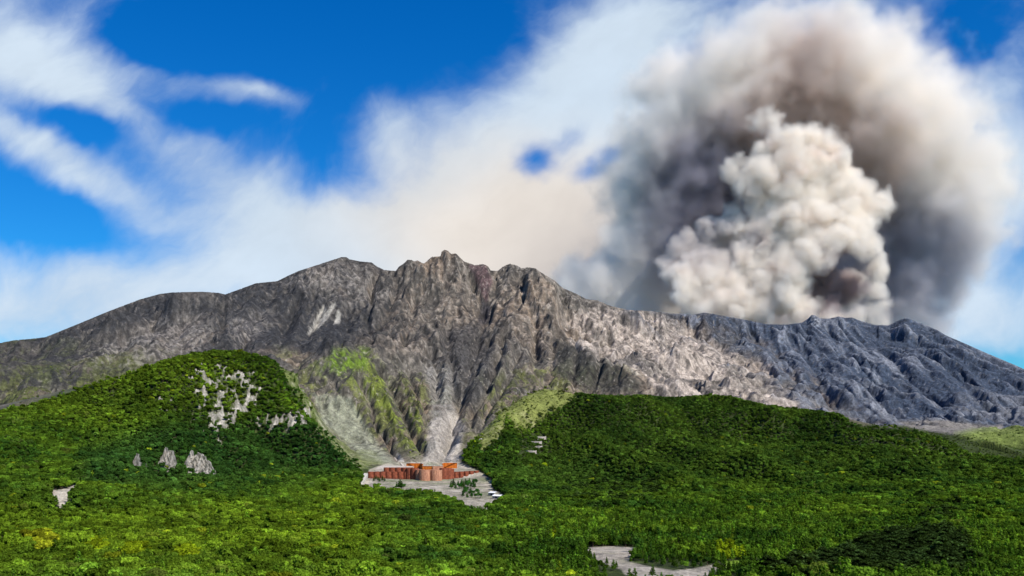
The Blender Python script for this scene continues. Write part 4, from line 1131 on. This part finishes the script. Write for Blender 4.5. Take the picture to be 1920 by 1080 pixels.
def panel_dam(name, pts, py_t, py_b, mat, label, cat='dam', th=1.2, group='rust coloured steel cell dams', step=1.1, lip=True):
    """corrugated sheet-pile wall along plan points (px, D); the lip is a part"""
    base = wpt(pts[0][0], pts[0][1], py_b)
    e = bpy.data.objects.new(name, None); col.objects.link(e); e.location = base
    tag(e, label, cat, group)
    V = []; Fc = []
    zt = (YH - py_t) / F * pts[0][1] - base.z
    path = []
    for a, b in zip(pts[:-1], pts[1:]):
        p, q = wpt(a[0], a[1], py_b) - base, wpt(b[0], b[1], py_b) - base; p.z = q.z = 0
        m = max(2, int((q - p).length / step)); d = (q - p).normalized(); nn = Vector((d.y, -d.x, 0))
        for k in range(m):
            path.append((p + (q - p) * (k / m), nn, 0.22 if k % 2 else 0.0)); path.append((p + (q - p) * ((k + .6) / m), nn, 0.22 if k % 2 else 0.0))
    path.append((q, nn, 0))
    for (p, nn, o_) in path:
        f = p + nn * o_; bk = p - nn * th
        V += [(f.x, f.y, -2), (f.x, f.y, zt), (bk.x, bk.y, zt), (bk.x, bk.y, -2)]
    for k in range(len(path) - 1):
        a, b = 4 * k, 4 * k + 4
        Fc += [(a, b, b + 1, a + 1), (a + 1, b + 1, b + 2, a + 2), (a + 2, b + 2, b + 3, a + 3)]
    Fc += [(0, 1, 2, 3), (len(V) - 4, len(V) - 1, len(V) - 2, len(V) - 3)]
    me = bpy.data.meshes.new('wall'); me.from_pydata(V, [], Fc); me.materials.append(mat)
    o = bpy.data.objects.new('wall', me); col.objects.link(o); o.parent = e
    if lip:
        V = []; Fc = []
        for (p, nn, o_) in (path[0], path[len(path) // 2], path[-1]):
            f = p + nn * 0.45; bk = p - nn * (th + 0.2)
            V += [(f.x, f.y, zt + .02), (f.x, f.y, zt + .5), (bk.x, bk.y, zt + .5), (bk.x, bk.y, zt + .02)]
        for k in range(2):
            a, b = 4 * k, 4 * k + 4
            Fc += [(a + i, b + i, b + (i + 1) % 4, a + (i + 1) % 4) for i in range(4)]
        Fc += [(0, 1, 2, 3), (8, 11, 10, 9)]
        me = bpy.data.meshes.new('coping'); me.from_pydata(V, [], Fc); me.materials.append(M_CON)
        o = bpy.data.objects.new('coping', me); col.objects.link(o); o.parent = e
    return e


panel_dam('sheet_pile_wall', [(762, 1540), (788, 1538), (792, 1502)], 868.5, 882, M_ORG, 'bright orange rusty wall on the left of the upper dam opening')
panel_dam('sheet_pile_wall', [(831, 1500), (832, 1538), (857, 1540)], 868.5, 880, M_ORG, 'bright orange rusty wall on the right of the upper dam opening')
panel_dam('sheet_pile_wall', [(792, 1492), (811, 1490)], 873.8, 884, M_ORG, 'low orange wall between the upper walls, left half of the opening')
panel_dam('sheet_pile_wall', [(811.6, 1488), (831, 1490)], 873.8, 884, M_TAN, 'low brown wall closing the right half of the dam opening')


def slab(name, corners, h_, mat, label, cat, group=None):
    """flat slab on plan corners (px, py, D), thickness H"""
    b = wpt(*[corners[0][0], corners[0][2], corners[0][1]])
    pts = [wpt(c[0], c[2], c[1]) - b for c in corners]
    n_ = len(pts)
    V = [tuple(p + Vector((0, 0, h_))) for p in pts] + [tuple(p - Vector((0, 0, 3))) for p in pts]
    Fc = [tuple(range(n_))] + [(i, n_ + i, n_ + (i + 1) % n_, (i + 1) % n_) for i in range(n_)]
    me = bpy.data.meshes.new(name); me.from_pydata(V, [], Fc); me.materials.append(mat)
    o = bpy.data.objects.new(name, me); col.objects.link(o); o.location = b
    return tag(o, label, cat, group)


slab('concrete_deck', [(704, 880.5, 1500), (765, 879.5, 1500), (778, 874.5, 1545), (715, 874.5, 1545)], 1.2, M_TOP, 'pale concrete deck behind the upper left row of cells', 'deck')
slab('concrete_ramp', [(672, 911, 1338), (678, 911, 1338), (690, 890, 1425), (683, 889, 1425)], 1.6, M_CON, 'white concrete ramp at the left end of the gravel flat', 'ramp')
slab('concrete_sill', [(762, 914.5, 1336), (828, 916, 1330), (830, 914.5, 1338), (764, 913, 1344)], 1.4, M_CON, 'long white concrete sill across the gravel below the tan cells', 'sill')


def ribbon(name, line, wid, h_, mat, label, cat):
    """open channel laid on the slope: floor and two raised sides; line: (px, D)"""
    P3 = [Vector(((a - CX) / F * d, d, float(ground([a], [d])[0]))) for a, d in line]
    b = P3[0].copy(); V = []; Fc = []
    for i, p in enumerate(P3):
        d = (P3[min(i + 1, len(P3) - 1)] - P3[max(i - 1, 0)]); d.z = 0; d.normalize(); s_ = Vector((d.y, -d.x, 0)); q = p - b
        for off, z in ((-wid / 2, -2), (-wid / 2, h_), (-wid / 2 + .5, h_), (-wid / 2 + .5, .5), (wid / 2 - .5, .5), (wid / 2 - .5, h_), (wid / 2, h_), (wid / 2, -2)):
            V.append(tuple(q + s_ * off + Vector((0, 0, z))))
    for i in range(len(P3) - 1):
        for k in range(7): Fc.append((8 * i + k, 8 * i + k + 1, 8 * i + 9 + k, 8 * i + 8 + k))
    me = bpy.data.meshes.new(name); me.from_pydata(V, [], Fc); me.materials.append(mat)
    o = bpy.data.objects.new(name, me); col.objects.link(o); o.location = b
    return tag(o, label, cat)


ribbon('concrete_chute', [(738, 1660), (744, 1630), (750, 1600), (756, 1575), (763, 1552)], 5.0, 1.0, M_TOP, 'pale chute running down to the left orange wall', 'chute')
ribbon('concrete_chute', [(902, 1690), (897, 1660), (892, 1635), (888, 1615)], 5.0, 1.2, M_CON, 'short pale chute on the right wall of the gorge', 'chute')


def shed(px_, py_, D_, L, Wd_, rot, label):
    z = (YH - py_) / F * D_
    e = bpy.data.objects.new('shed', None); col.objects.link(e); e.location = ((px_ - CX) / F * D_, D_, z); e.rotation_euler = (0, 0, rot)
    tag(e, label, 'shed', 'low white roofed sheds')
    def box(nm, a, b, m):
        V = [(x, y, zz) for zz in (a[2], b[2]) for x, y in ((a[0], a[1]), (b[0], a[1]), (b[0], b[1]), (a[0], b[1]))]
        me = bpy.data.meshes.new(nm); me.from_pydata(V, [], [(0, 3, 2, 1), (4, 5, 6, 7), (0, 1, 5, 4), (1, 2, 6, 5), (2, 3, 7, 6), (3, 0, 4, 7)]); me.materials.append(m)
        o = bpy.data.objects.new(nm, me); col.objects.link(o); o.parent = e
    box('wall', (-L / 2, -Wd_ / 2, -3), (L / 2, Wd_ / 2, 2.2), simple('shed_wall', (0.28, 0.27, 0.26), 0.1))
    me = bpy.data.meshes.new('roof')
    me.from_pydata([(-L / 2 - .5, -Wd_ / 2 - .5, 2.2), (L / 2 + .5, -Wd_ / 2 - .5, 2.2), (L / 2 + .5, Wd_ / 2 + .5, 3.6), (-L / 2 - .5, Wd_ / 2 + .5, 3.6),
                    (-L / 2 - .5, -Wd_ / 2 - .5, 2.5), (L / 2 + .5, -Wd_ / 2 - .5, 2.5), (L / 2 + .5, Wd_ / 2 + .5, 3.9), (-L / 2 - .5, Wd_ / 2 + .5, 3.9)], [],
                   [(0, 3, 2, 1), (4, 5, 6, 7), (0, 1, 5, 4), (1, 2, 6, 5), (2, 3, 7, 6), (3, 0, 4, 7)])
    me.materials.append(simple('white_sheet_roof', (0.75, 0.75, 0.74), 0.06))
    o = bpy.data.objects.new('roof', me); col.objects.link(o); o.parent = e
    box('doorway_shade_sheet', (-L * .15, -Wd_ / 2 - .06, -1), (L * .15, -Wd_ / 2 + .02, 1.8), M_DARKW)  # no real opening: flat near-black sheet painted as the shade inside


shed(923, 927.5, 1225, 9, 4, R(-38), 'white roofed shed nearer the dams on the right of the flat')
shed(932, 933.5, 1195, 11, 4, R(-32), 'long white roofed shed at the right corner of the flat')

for (x0, x1, py_, lab) in ((987, 1024, 820.5, 'topmost pale retaining beam on the wooded hillside'), (991, 1016, 829.5, 'second pale retaining beam from the top on the hillside'),
                           (1001, 1017, 838, 'short pale retaining beam, third from the top'), (979, 1006, 847, 'lowest pale retaining beam above the right of the flat')):
    d0 = ground_hit((x0 + x1) / 2, py_ + 3.5, 1200, 2000) or 1600
    z = (YH - py_) / F * d0
    z += 1.5; V = []; Fc = []
    xs = np.linspace(x0, x1, 9)
    zs = [z + 1.0 * math.sin(k * 1.7) * .3 for k in range(9)]
    b = Vector(((x0 - CX) / F * d0, d0, z))
    for k, xx_ in enumerate(xs):
        X_ = (xx_ - x0) / F * d0; yo = 1.2 * math.sin(k * .8)
        for dy, dz in ((0, -5), (0, 0.5), (1.5, 0.5), (1.5, -5)): V.append((X_, yo + dy, zs[k] - z + dz if dz > 0 else dz))
    for k in range(8):
        for i in range(4): Fc.append((4 * k + i, 4 * k + 4 + i, 4 * k + 4 + (i + 1) % 4, 4 * k + (i + 1) % 4))
    Fc += [(0, 1, 2, 3), (32, 35, 34, 33)]
    me = bpy.data.meshes.new('retaining_wall'); me.from_pydata(V, [], Fc); me.materials.append(M_TOP)
    o = bpy.data.objects.new('retaining_wall', me); col.objects.link(o); o.location = b
    tag(o, lab, 'wall', 'pale retaining beams on the hillside')

# jagged rock outcrops in the left wood
def outcrop(px_, py_t, py_b, wpx, lean, seed, label, D0=None):
    r = np.random.default_rng(seed)
    d0 = D0 or ground_hit(px_, py_b, 900, 1900) or 1250
    s_ = d0 / F
    z0 = float(ground([px_], [d0])[0]); Hh = (YH - py_t) * s_ - z0; Wd_ = wpx * s_
    nx, nz_ = 34, 30
    V = []; Fc = []
    U, Wv = np.meshgrid(np.linspace(-1, 1, nx), np.linspace(0, 1, nz_))
    cr_ = np.clip(1 - np.abs(U) ** 5, 0, 1) * (0.6 + 0.75 * np.abs(perlin(U * 3.1 + seed, U * 0 + .5, seed)) + 0.25 * perlin(U * 9 + seed, U * 0, seed))
    hgt = np.clip(cr_, 0.04, 1.15)
    xx_ = U * Wd_ / 2 + Wv * lean * s_
    n_ = ridged(U * 40 + seed * 9, Wv * 30, 9, 4, .65, seed) - .4
    hgt = hgt * (0.72 + 0.5 * np.abs(perlin(U * 12 + 2 * seed, Wv * 0 + .3, seed + 1)))
    zz_ = Wv * hgt * (Hh + 3) - 3 + n_ * 2.0
    yy_ = Wv * Hh * 0.75 + n_ * 6.5 - 2.5 * (1 - np.abs(U)) - 1.0
    F3 = np.stack([xx_, yy_, zz_], -1).reshape(-1, 3)
    back = F3.copy(); back[:, 1] += 9; back[:, 2] -= 1.5
    ii_ = np.arange(nx * nz_).reshape(nz_, nx); m_ = nx * nz_
    for j in range(nz_ - 1):
        for i in range(nx - 1):
            Fc.append((ii_[j, i], ii_[j, i + 1], ii_[j + 1, i + 1], ii_[j + 1, i])); Fc.append((m_ + ii_[j, i], m_ + ii_[j + 1, i], m_ + ii_[j + 1, i + 1], m_ + ii_[j, i + 1]))
    for i in range(nx - 1): Fc.append((ii_[-1, i], ii_[-1, i + 1], m_ + ii_[-1, i + 1], m_ + ii_[-1, i]))
    for j in range(nz_ - 1):
        Fc.append((ii_[j, 0], ii_[j + 1, 0], m_ + ii_[j + 1, 0], m_ + ii_[j, 0])); Fc.append((ii_[j, -1], m_ + ii_[j, -1], m_ + ii_[j + 1, -1], ii_[j + 1, -1]))
    me = bpy.data.meshes.new('rock_outcrop'); me.from_pydata([tuple(map(float, v)) for v in np.concatenate([F3, back])], [], [tuple(map(int, f)) for f in Fc]); me.materials.append(M_ROCK)
    o = bpy.data.objects.new('rock_outcrop', me); col.objects.link(o); o.location = ((px_ - CX) * s_, d0, z0)
    tag(o, label, 'rock', 'pale rock outcrops in the left wood')


M_ROCK = simple('outcrop_rock', (0.10, 0.10, 0.075), 0.5, 0.3, 2.0, 0.95, second=(0.36, 0.33, 0.285), stretch=(1, 1, 0.5))
outcrop(298, 838, 882, 36, 8, 3, 'tall pale rock outcrop in the left wood, left of the broad one')
outcrop(352, 846, 890, 62, 10, 5, 'broad pale rock outcrop low in the left wood')
outcrop(246, 856, 882, 14, 3, 8, 'narrow pale rock fin left of the two larger outcrops')
outcrop(272, 868, 884, 14, 2, 11, 'small pale rock between the fin and the tall outcrop')

# young trees standing on the gravel flat
rt = random.Random(5)
def flat_trees(spots, label, group, hpx):
    for (px_, py_) in spots:
        d0 = ground_hit(px_, py_, 1000, 1600) or 1250
        kd = rt.choice([3, 4, 4, 1]); s_ = hpx / F * d0 / 8.6 * rt.uniform(0.8, 1.2)
        tree(px_, d0, float(ground([px_], [d0])[0]) - .2, kd, s_, rt.uniform(0, 6.28), (0.030 * rt.uniform(.8, 1.5), 0.085 * rt.uniform(.8, 1.3), 0.016), label, group, 'pine_tree' if kd != 1 else 'broadleaf_tree')


flat_trees([(846, 916), (850, 913), (854, 917), (859, 912), (862, 917), (866, 910), (869, 916), (873, 909), (876, 915), (880, 909), (883, 914), (887, 911), (889, 916), (891, 909), (865, 915), (878, 912)], 'young tree in the grove on the gravel right of the sill', 'grove on the gravel flat, nearer the dams', 14)
flat_trees([(868, 932), (872, 929), (876, 934), (880, 927), (884, 933), (888, 928), (892, 934), (897, 930), (901, 934), (883, 924), (874, 925), (895, 926)], 'young tree in the small clump at the right corner of the flat', 'clump on the gravel flat near the sheds', 12)
flat_trees([(701, 903), (705, 900), (712, 904), (717, 902), (709, 902), (721, 903)], 'small tree on the gravel between the ramp and the low left row', 'trees beside the ramp', 9)
flat_trees([(744, 915), (748, 916), (753, 917), (750, 913), (757, 917)], 'slim young conifer at the left end of the concrete sill', 'trees left of the sill', 13)
flat_trees([(740, 921), (790, 925), (806, 925), (815, 926), (770, 923)], 'small conifer between the sill and the front wood', 'trees before the sill', 8)
# ------------------------------------------------------------------ the eruption: a dense billowing plume and the thin ash cloud it feeds
rs = np.random.default_rng(21)
DP = 4480.0


def wp(px_, py_, off=0.0, D0=DP):
    d_ = D0 + off
    return np.array([(px_ - CX) / F * D0, d_, (YH - py_) / F * D0])


LOBES = [  # px, py, radius px, depth offset m (negative is nearer)
    (1290, 545, 40, 0), (1276, 520, 28, 0), (1312, 575, 44, 0), (1355, 565, 48, -30), (1330, 515, 36, 0), (1405, 580, 42, -40), (1372, 525, 44, 20), (1425, 545, 44, -20), (1300, 505, 26, 30),
    (1462, 560, 46, -40), (1440, 500, 48, 0), (1480, 505, 42, -70), (1505, 478, 38, -90), (1545, 462, 36, -100), (1590, 458, 36, -90), (1625, 472, 28, -60), (1638, 505, 26, -40), (1630, 545, 26, -30),
    (1636, 585, 26, -20), (1600, 600, 28, -40), (1500, 590, 36, -50), (1555, 600, 30, -60), (1480, 540, 30, -60), (1655, 600, 16, 0), (1555, 535, 52, 110), (1600, 540, 40, 120), (1520, 540, 30, 90),
    (1400, 478, 40, 20), (1435, 440, 46, 20), (1485, 440, 50, -10), (1530, 425, 50, -20), (1580, 420, 46, -10), (1622, 405, 38, 0), (1650, 390, 30, 0), (1652, 368, 22, 0), (1615, 365, 32, 10), (1570, 372, 42, 0), (1520, 375, 46, -10),
    (1450, 395, 46, 10), (1480, 350, 44, 0), (1400, 340, 34, 20), (1378, 318, 26, 20), (1425, 325, 42, 10), (1470, 305, 46, 0), (1525, 320, 46, 0), (1570, 315, 34, 10), (1590, 335, 26, 20), (1475, 268, 38, 10), (1520, 262, 36, 10),
    (1562, 275, 26, 20), (1440, 285, 28, 20), (1452, 222, 24, 40), (1425, 220, 20, 60), (1455, 245, 22, 30), (1415, 370, 34, 30), (1385, 515, 36, 30), (1300, 462, 36, 130), (1342, 432, 34, 130), (1380, 420, 36, 90), (1335, 485, 36, 110), (1265, 490, 30, 130)]
pts_, rad_, lev_ = [], [], []
for (a, b, r_, off) in LOBES:
    c0 = wp(a, b, off); R0 = r_ / F * DP
    pts_.append(c0); rad_.append(R0 * 0.88); lev_.append(0)
    for k in range(11):
        v = rs.normal(size=3); v /= np.linalg.norm(v); v[1] = -abs(v[1]) if rs.random() < .75 else v[1]
        R1 = R0 * rs.uniform(0.32, 0.62); c1 = c0 + v * (R0 * rs.uniform(0.55, 0.8))
        pts_.append(c1); rad_.append(R1); lev_.append(1)
        for q in range(5):
            v2 = rs.normal(size=3); v2 /= np.linalg.norm(v2)
            if np.dot(v2, v) < -0.2: v2 = -v2
            R2 = R1 * rs.uniform(0.3, 0.6); pts_.append(c1 + v2 * R1 * 0.72); rad_.append(R2); lev_.append(2)
pts_ = np.array(pts_); rad_ = np.array(rad_)
base0 = wp(1480, 620, 0)


def vol_material(name, colr, density, aniso, nscale=None, namp=0.0, absorb=(0, 0, 0)):
    def f(t, out):
        pv = t.node('ShaderNodeVolumePrincipled', {'Color': c4(*colr), 'Density': density, 'Anisotropy': aniso})
        pv.inputs['Absorption Color'].default_value = c4(*absorb)
        if nscale:
            p = t.node('ShaderNodeNewGeometry').outputs['Position']
            n_ = t.noise(p, nscale, 4, 0.62)
            t.put(pv.inputs['Density'], t.m('MULTIPLY', t.sm(n_, 0.5 - namp, 0.5 + namp, 0.12, 1.9), density))
        t.put(out.inputs['Volume'], pv.outputs[0])
    return material(name, f)


def group_io(name):
    ng = bpy.data.node_groups.new(name, 'GeometryNodeTree')
    ng.interface.new_socket('Geometry', in_out='INPUT', socket_type='NodeSocketGeometry')
    ng.interface.new_socket('Geometry', in_out='OUTPUT', socket_type='NodeSocketGeometry')
    g = NT(ng)
    return ng, g, g.node('NodeGroupInput'), g.node('NodeGroupOutput')


def cloud_points(name, P3, rad, mat, label):
    me = bpy.data.meshes.new(name); me.vertices.add(len(P3)); me.vertices.foreach_set('co', P3.astype(np.float32).ravel())
    a = me.attributes.new('radius_m', 'FLOAT', 'POINT'); a.data.foreach_set('value', rad.astype(np.float32))
    o = bpy.data.objects.new(name, me); col.objects.link(o); me.materials.append(mat)
    return tag(o, label, 'smoke', None, 'stuff')


def plume_build(t, out):
    p = t.node('ShaderNodeTexCoord').outputs['Object']
    n_ = t.noise(p, 0.007, 5, 0.62)
    q = t.v('ADD', p, t.v('SCALE', t.v('SUBTRACT', t.noise(p, 0.009, 4, 0.6, out=1), (0.5, 0.5, 0.5)), 170.0))
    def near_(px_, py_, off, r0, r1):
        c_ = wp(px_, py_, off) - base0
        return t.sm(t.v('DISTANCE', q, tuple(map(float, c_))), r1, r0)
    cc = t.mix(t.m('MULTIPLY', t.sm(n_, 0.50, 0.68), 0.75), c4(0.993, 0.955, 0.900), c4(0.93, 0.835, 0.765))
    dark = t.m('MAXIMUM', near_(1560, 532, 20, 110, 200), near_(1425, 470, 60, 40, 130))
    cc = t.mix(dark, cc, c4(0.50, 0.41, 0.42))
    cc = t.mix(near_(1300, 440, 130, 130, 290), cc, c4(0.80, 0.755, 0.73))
    pv = t.node('ShaderNodeVolumePrincipled', {'Color': cc, 'Density': 0.048, 'Anisotropy': -0.3})
    pv.inputs['Absorption Color'].default_value = c4(0, 0, 0)
    t.put(out.inputs['Volume'], pv.outputs[0])


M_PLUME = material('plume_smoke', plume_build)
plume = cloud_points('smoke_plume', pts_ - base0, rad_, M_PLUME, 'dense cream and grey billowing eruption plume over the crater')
a = plume.data.attributes.new('level', 'INT', 'POINT'); a.data.foreach_set('value', np.array(lev_, np.int32))
plume.location = base0
ng, g, gi, go = group_io('plume_volume')
lo_ = (pts_ - base0).min(0) - 150; hi_ = (pts_ - base0).max(0) + 150
vc = g.node('GeometryNodeVolumeCube')
vc.inputs['Min'].default_value = tuple(map(float, lo_)); vc.inputs['Max'].default_value = tuple(map(float, hi_))
for k, nm in enumerate(('Resolution X', 'Resolution Y', 'Resolution Z')): vc.inputs[nm].default_value = int((hi_[k] - lo_[k]) / 6.5)
pos = g.node('GeometryNodeInputPosition').outputs[0]
w1 = g.node('ShaderNodeTexNoise', {'Vector': pos, 'Scale': 0.009, 'Detail': 4.0, 'Roughness': 0.52})
wpos = g.v('ADD', pos, g.v('SCALE', g.v('SUBTRACT', w1.outputs['Color'], (0.5, 0.5, 0.5)), 105.0))
sdf = None
for L_ in range(3):
    cp = g.node('FunctionNodeCompare', data_type='INT', operation='NOT_EQUAL')
    li = g.node('GeometryNodeInputNamedAttribute', data_type='INT'); li.inputs['Name'].default_value = 'level'
    ia = [i for i in cp.inputs if i.enabled]; g.l.new(li.outputs['Attribute'], ia[0]); ia[1].default_value = L_
    dg_ = g.node('GeometryNodeDeleteGeometry', domain='POINT'); g.l.new(gi.outputs[0], dg_.inputs[0]); g.l.new(cp.outputs[0], dg_.inputs['Selection'])
    near = g.node('GeometryNodeSampleNearest', domain='POINT'); g.l.new(dg_.outputs[0], near.inputs['Geometry']); g.l.new(wpos, near.inputs['Sample Position'])
    got = []
    for dt, val in (('FLOAT_VECTOR', g.node('GeometryNodeInputPosition').outputs[0]), ('FLOAT', None)):
        if val is None:
            rn_ = g.node('GeometryNodeInputNamedAttribute', data_type='FLOAT'); rn_.inputs['Name'].default_value = 'radius_m'; val = rn_.outputs['Attribute']
        n_ = g.node('GeometryNodeSampleIndex', data_type=dt, domain='POINT'); g.l.new(dg_.outputs[0], n_.inputs['Geometry']); g.l.new(near.outputs[0], n_.inputs['Index'])
        g.l.new(val, [i for i in n_.inputs if i.name == 'Value' and i.enabled][0]); got.append([i for i in n_.outputs if i.enabled][0])
    q = g.m('SUBTRACT', got[1], g.v('DISTANCE', wpos, got[0]))
    sdf = q if sdf is None else g.m('SMOOTH_MAX', sdf, q, 8.0)
f1 = g.node('ShaderNodeTexNoise', {'Vector': pos, 'Scale': 0.03, 'Detail': 4.0, 'Roughness': 0.65}).outputs[0]
f2 = g.node('ShaderNodeTexNoise', {'Vector': pos, 'Scale': 0.006, 'Detail': 2.0, 'Roughness': 0.5}).outputs[0]
sdf = g.m('ADD', sdf, g.m('MULTIPLY', g.m('SUBTRACT', f1, 0.5), 30.0))
soft = g.sm(f2, 0.35, 0.65, 22.0, 70.0)                     # some edges crisp, others ragged
dn_ = g.m('POWER', g.m('DIVIDE', g.m('ADD', sdf, 6.0), soft, clamp=True), 1.3)
g.l.new(dn_, vc.inputs['Density'])
smt = g.node('GeometryNodeSetMaterial'); smt.inputs['Material'].default_value = M_PLUME
g.l.new(vc.outputs[0], smt.inputs[0]); g.l.new(smt.outputs[0], go.inputs[0])
plume.modifiers.new('volume', 'NODES').node_group = ng

DA = 5000.0
ARC = [(1185, 590, 72, 0), (1205, 500, 92, 0), (1220, 420, 104, 0), (1235, 340, 118, 0), (1262, 262, 130, -40), (1330, 195, 140, -80), (1410, 155, 145, -110), (1500, 145, 148, -120), (1590, 160, 148, -110), (1675, 215, 145, -80),
       (1745, 290, 138, -40), (1780, 370, 125, 0), (1775, 450, 108, 0), (1745, 520, 92, 0), (1710, 590, 72, 0)]
FILL = [(1115, 560, 80, 60), (1245, 150, 70, 60), (1850, 330, 80, 60), (1300, 420, 120, 320), (1300, 540, 120, 320), (1400, 330, 140, 320), (1450, 470, 150, 350), (1560, 300, 140, 300), (1600, 430, 140, 320), (1650, 540, 110, 320), (1480, 580, 120, 320), (1250, 600, 90, 200), (1400, 240, 120, 200), (1550, 220, 120, 200), (1360, 580, 110, 300), (1640, 300, 130, 260), (1650, 400, 130, 280), (1680, 480, 120, 260), (1250, 480, 120, 260), (1500, 380, 150, 330)]
ap, ar = [], []
for a, b in zip(ARC[:-1], ARC[1:]):
    for k in range(5):
        t_ = k / 5; q = [a[i] + (b[i] - a[i]) * t_ for i in range(4)]
        ap.append(wp(q[0], q[1] + 16, q[3], DA)); ar.append(q[2] * 0.92 / F * DA)
for q in FILL: ap.append(wp(q[0], q[1], q[3], DA)); ar.append(q[2] / F * DA)
ap = np.array(ap); ar = np.array(ar)
base1 = wp(1480, 620, 0, DA)


def ash_build(t, out):
    p = t.node('ShaderNodeTexCoord').outputs['Object']
    n_ = t.noise(p, 0.003, 4, 0.6, out=1)
    q = t.v('ADD', p, t.v('SCALE', t.v('SUBTRACT', n_, (0.5, 0.5, 0.5)), 420.0))
    s2 = t.node('ShaderNodeSeparateXYZ', {0: q})
    cx_, cz_ = (1470 - 1480) / F * 5000.0, (620 - 400) / F * 5000.0
    a = t.m('DIVIDE', t.m('SUBTRACT', s2.outputs[0], cx_), 690.0); b = t.m('DIVIDE', t.m('SUBTRACT', s2.outputs[2], cz_), 640.0)
    rr_ = t.m('SQRT', t.m('ADD', t.m('MULTIPLY', a, a), t.m('MULTIPLY', b, b)))
    core = t.mix(t.sm(t.m('ADD', s2.outputs[2], t.m('MULTIPLY', s2.outputs[0], 0.35)), 350.0, 1000.0), c4(0.70, 0.68, 0.74), c4(0.82, 0.70, 0.63))  # darker ash inside, with the cap's shade painted into its colour
    cc = t.mix(t.sm(rr_, 0.58, 1.05), core, c4(0.999, 0.966, 0.925))
    def dk_(px_, py_, off, r0, r1):
        c_ = wp(px_, py_, off, DA) - base1
        fl = t.v('MULTIPLY', t.v('SUBTRACT', q, tuple(map(float, c_))), (1.0, 0.35, 0.8))
        return t.sm(t.v('LENGTH', fl), r1, r0)
    cc = t.mix(t.m('MULTIPLY', dk_(1305, 400, 100, 150, 420), 0.85), cc, c4(0.40, 0.385, 0.46))  # shadow in the left void, painted into the smoke colour
    cc = t.mix(t.m('MULTIPLY', dk_(1715, 510, 100, 120, 400), 0.75), cc, c4(0.56, 0.56, 0.64))
    cc = t.mix(t.m('MULTIPLY', dk_(1480, 190, -50, 60, 330), 0.7), cc, c4(0.66, 0.52, 0.45))  # brown ash below the cap, underside shadow painted in
    pv = t.node('ShaderNodeVolumePrincipled', {'Color': cc, 'Density': t.sm(rr_, 0.6, 1.3, 0.020, 0.013), 'Anisotropy': -0.3})
    pv.inputs['Absorption Color'].default_value = c4(0, 0, 0)
    t.put(out.inputs['Volume'], pv.outputs[0])


M_ASH = material('ash_cloud', ash_build)
ash = cloud_points('ash_cloud', ap - base1, ar, M_ASH, 'wide brown grey ash cloud arching behind the plume')
ash.location = base1
ng, g, gi, go = group_io('ash_volume')
lo_ = (ap - base1).min(0) - 330; hi_ = (ap - base1).max(0) + 330
vc = g.node('GeometryNodeVolumeCube')
vc.inputs['Min'].default_value = tuple(map(float, lo_)); vc.inputs['Max'].default_value = tuple(map(float, hi_))
for k, nm in enumerate(('Resolution X', 'Resolution Y', 'Resolution Z')): vc.inputs[nm].default_value = int((hi_[k] - lo_[k]) / 15)
pos = g.node('GeometryNodeInputPosition').outputs[0]
wn_ = g.node('ShaderNodeTexNoise', {'Vector': pos, 'Scale': 0.0032, 'Detail': 5.0, 'Roughness': 0.6})
ofs = g.v('SCALE', g.v('SUBTRACT', wn_.outputs['Color'], (0.5, 0.5, 0.5)), 430.0)
wpos = g.v('ADD', pos, ofs)
near = g.node('GeometryNodeSampleNearest', domain='POINT'); g.l.new(gi.outputs[0], near.inputs['Geometry']); g.l.new(wpos, near.inputs['Sample Position'])
def samp_i(dt, val):
    n_ = g.node('GeometryNodeSampleIndex', data_type=dt, domain='POINT'); g.l.new(gi.outputs[0], n_.inputs['Geometry']); g.l.new(near.outputs[0], n_.inputs['Index'])
    g.l.new(val, [i for i in n_.inputs if i.name == 'Value' and i.enabled][0]); return [i for i in n_.outputs if i.enabled][0]
ra = g.node('GeometryNodeInputNamedAttribute', data_type='FLOAT'); ra.inputs['Name'].default_value = 'radius_m'
pn = samp_i('FLOAT_VECTOR', g.node('GeometryNodeInputPosition').outputs[0]); rn = samp_i('FLOAT', ra.outputs['Attribute'])
dd = g.v('DISTANCE', wpos, pn)
s_ = g.m('SUBTRACT', 1.0, g.m('DIVIDE', dd, rn))
fn = g.node('ShaderNodeTexNoise', {'Vector': pos, 'Scale': 0.0075, 'Detail': 5.0, 'Roughness': 0.6}).outputs[0]
s_ = g.m('ADD', s_, g.m('MULTIPLY', g.m('SUBTRACT', fn, 0.5), 1.7))
dens_ = g.sm(s_, -0.22, 0.6)
g.l.new(g.m('POWER', dens_, 1.5), vc.inputs['Density'])
smt = g.node('GeometryNodeSetMaterial'); smt.inputs['Material'].default_value = M_ASH
g.l.new(vc.outputs[0], smt.inputs[0]); g.l.new(smt.outputs[0], go.inputs[0])
ash.modifiers.new('volume', 'NODES').node_group = ng
